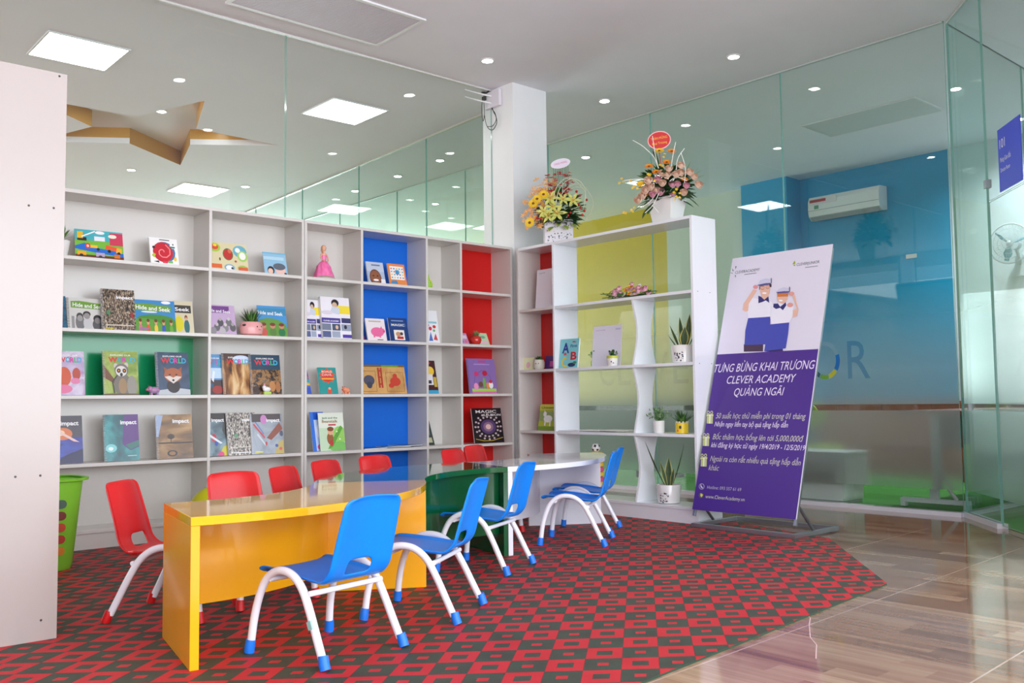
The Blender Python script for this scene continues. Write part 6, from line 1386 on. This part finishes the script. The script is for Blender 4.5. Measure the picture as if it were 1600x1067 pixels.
# dark blocks on the turf seen through the shelving
for i, (px, py) in enumerate([(1001, 748), (1059, 748)]):
    p = at_z(px, py, 0.0065)
    o = MB().box((-.05, -.05, 0), (.05, .05, .10+.05*(1-i)), M((40, 60, 44), .6)).build('floor_block', loc=(p.x+.2, p.y+.15, .0065), bevel=.003)
    tag(o, ['small dark block on the turf seen left of the tall snake plant', 'small dark block on the turf seen right of the hourglass post'][1-i] if False else ['small dark block on the turf seen just right of the hourglass post', 'small dark block on the turf seen behind the tall thin snake plant'][i], 'block')
# letters on the long glass wall
LM = NT('pale_letter_film'); LM.t.nodes.remove(LM.b)
tr_ = LM.n('ShaderNodeBsdfTransparent'); df_ = LM.n('ShaderNodeBsdfDiffuse'); df_.inputs[0].default_value = (.6, .68, .66, 1); mx_ = LM.n('ShaderNodeMixShader'); mx_.inputs[0].default_value = .16
LM.l(tr_.outputs[0], mx_.inputs[1]); LM.l(df_.outputs[0], mx_.inputs[2]); LM.l(mx_.outputs[0], LM.o.inputs[0])
LB_ = LM.m.copy(); LB_.node_tree.nodes['Diffuse BSDF'].inputs[0].default_value = (.0, .16, .42, 1); LB_.node_tree.nodes['Mix Shader'].inputs[0].default_value = .38
t = thing('wall_lettering', 'pale lettering CLEVER JUNIOR stuck on the long glass wall behind the banner', 'lettering', (XG-.0075, 6.62, 1.03), R(-90))
y0 = 6.62
for ch, ya, yb_ in (('C', 6.60, 6.40), ('L', 6.34, 6.18), ('E', 6.12, 5.95), ('V', 5.92, 5.70), ('E', 5.64, 5.46), ('R', 5.40, 5.20), ('J', 5.04, 4.92), ('U', 4.86, 4.66), ('N', 4.59, 4.38), ('I', 4.31, 4.27), ('R', 3.86, 3.67)):
    text_mesh(ch, 'letter', LM.m if yb_ != 3.67 else LB_, t, ya-yb_, .31, mt=Matrix.Translation((y0-ya, 0, 0)) @ Matrix.Rotation(R(90), 4, 'X'))
cx_, cz_, ro, ri = y0-4.06, .155, .155, .120
o_ = thing
for a0, a1, c in ((20, 115, (120, 170, 190)), (118, 205, (90, 150, 170)), (208, 245, (60, 110, 120)), (248, 285, (120, 180, 60)), (287, 322, (206, 206, 50)), (325, 378, (20, 120, 200))):
    n = 10; out = [(cx_+ro*.86*math.cos(R(a0+(a1-a0)*k/n)), 0, cz_+ro*math.sin(R(a0+(a1-a0)*k/n))) for k in range(n+1)]+[(cx_+ri*.82*math.cos(R(a1+(a0-a1)*k/n)), 0, cz_+ri*math.sin(R(a1+(a0-a1)*k/n))) for k in range(n+1)]
    MB().flat(out, M(c, .4) if 205 < a0 else LM.m).build('letter_segment', t)

# ------------------------------------------------------------------ router and cables on the column
t = thing('router', 'white wireless router with two antennas high on the white column', 'router', (5.378, 6.30, 3.60), R(-90))
MB().box((-.11, -.035, -.075), (.09, -.001, .075), M((228, 222, 230), .4)).build('router_body', t, bevel=.006)
for z in (.03, -.035): MB().tube([(-.02, -.034, z), (-.06, -.16, z+.012), (-.10, -.27, z+.03)], [.008, .007, .006], M((240, 238, 240), .35), 8).build('antenna', t, smooth=60)
CBL = M((26, 22, 26), .5)
for k, pts in enumerate([[(-.10, -.02, .06), (-.13, -.05, .085), (-.12, -.03, .09), (-.08, -.04, .075), (-.05, -.03, .09)], [(-.12, -.03, .07), (-.14, -.04, 0), (-.145, -.04, -.10), (-.14, -.03, -.17), (-.12, -.03, -.10), (-.13, -.03, .02)],
        [(-.02, -.02, -.076), (.0, -.02, -.12), (.04, -.03, -.17), (.05, -.03, -.23), (.0, -.03, -.28), (-.06, -.03, -.26), (-.10, -.03, -.20), (-.12, -.03, -.12)], [(-.03, -.02, -.076), (.02, -.02, -.14), (.03, -.02, -.20), (-.02, -.02, -.24), (-.09, -.02, -.23)]]):
    MB().tube(catmull(pts, 6), .0032 if k else .008, CBL, 6).build('cable', t, smooth=60)
MB().box((-.135, -.05, .01), (-.085, -.02, .05), CBL).build('power_adapter', t, bevel=.004)
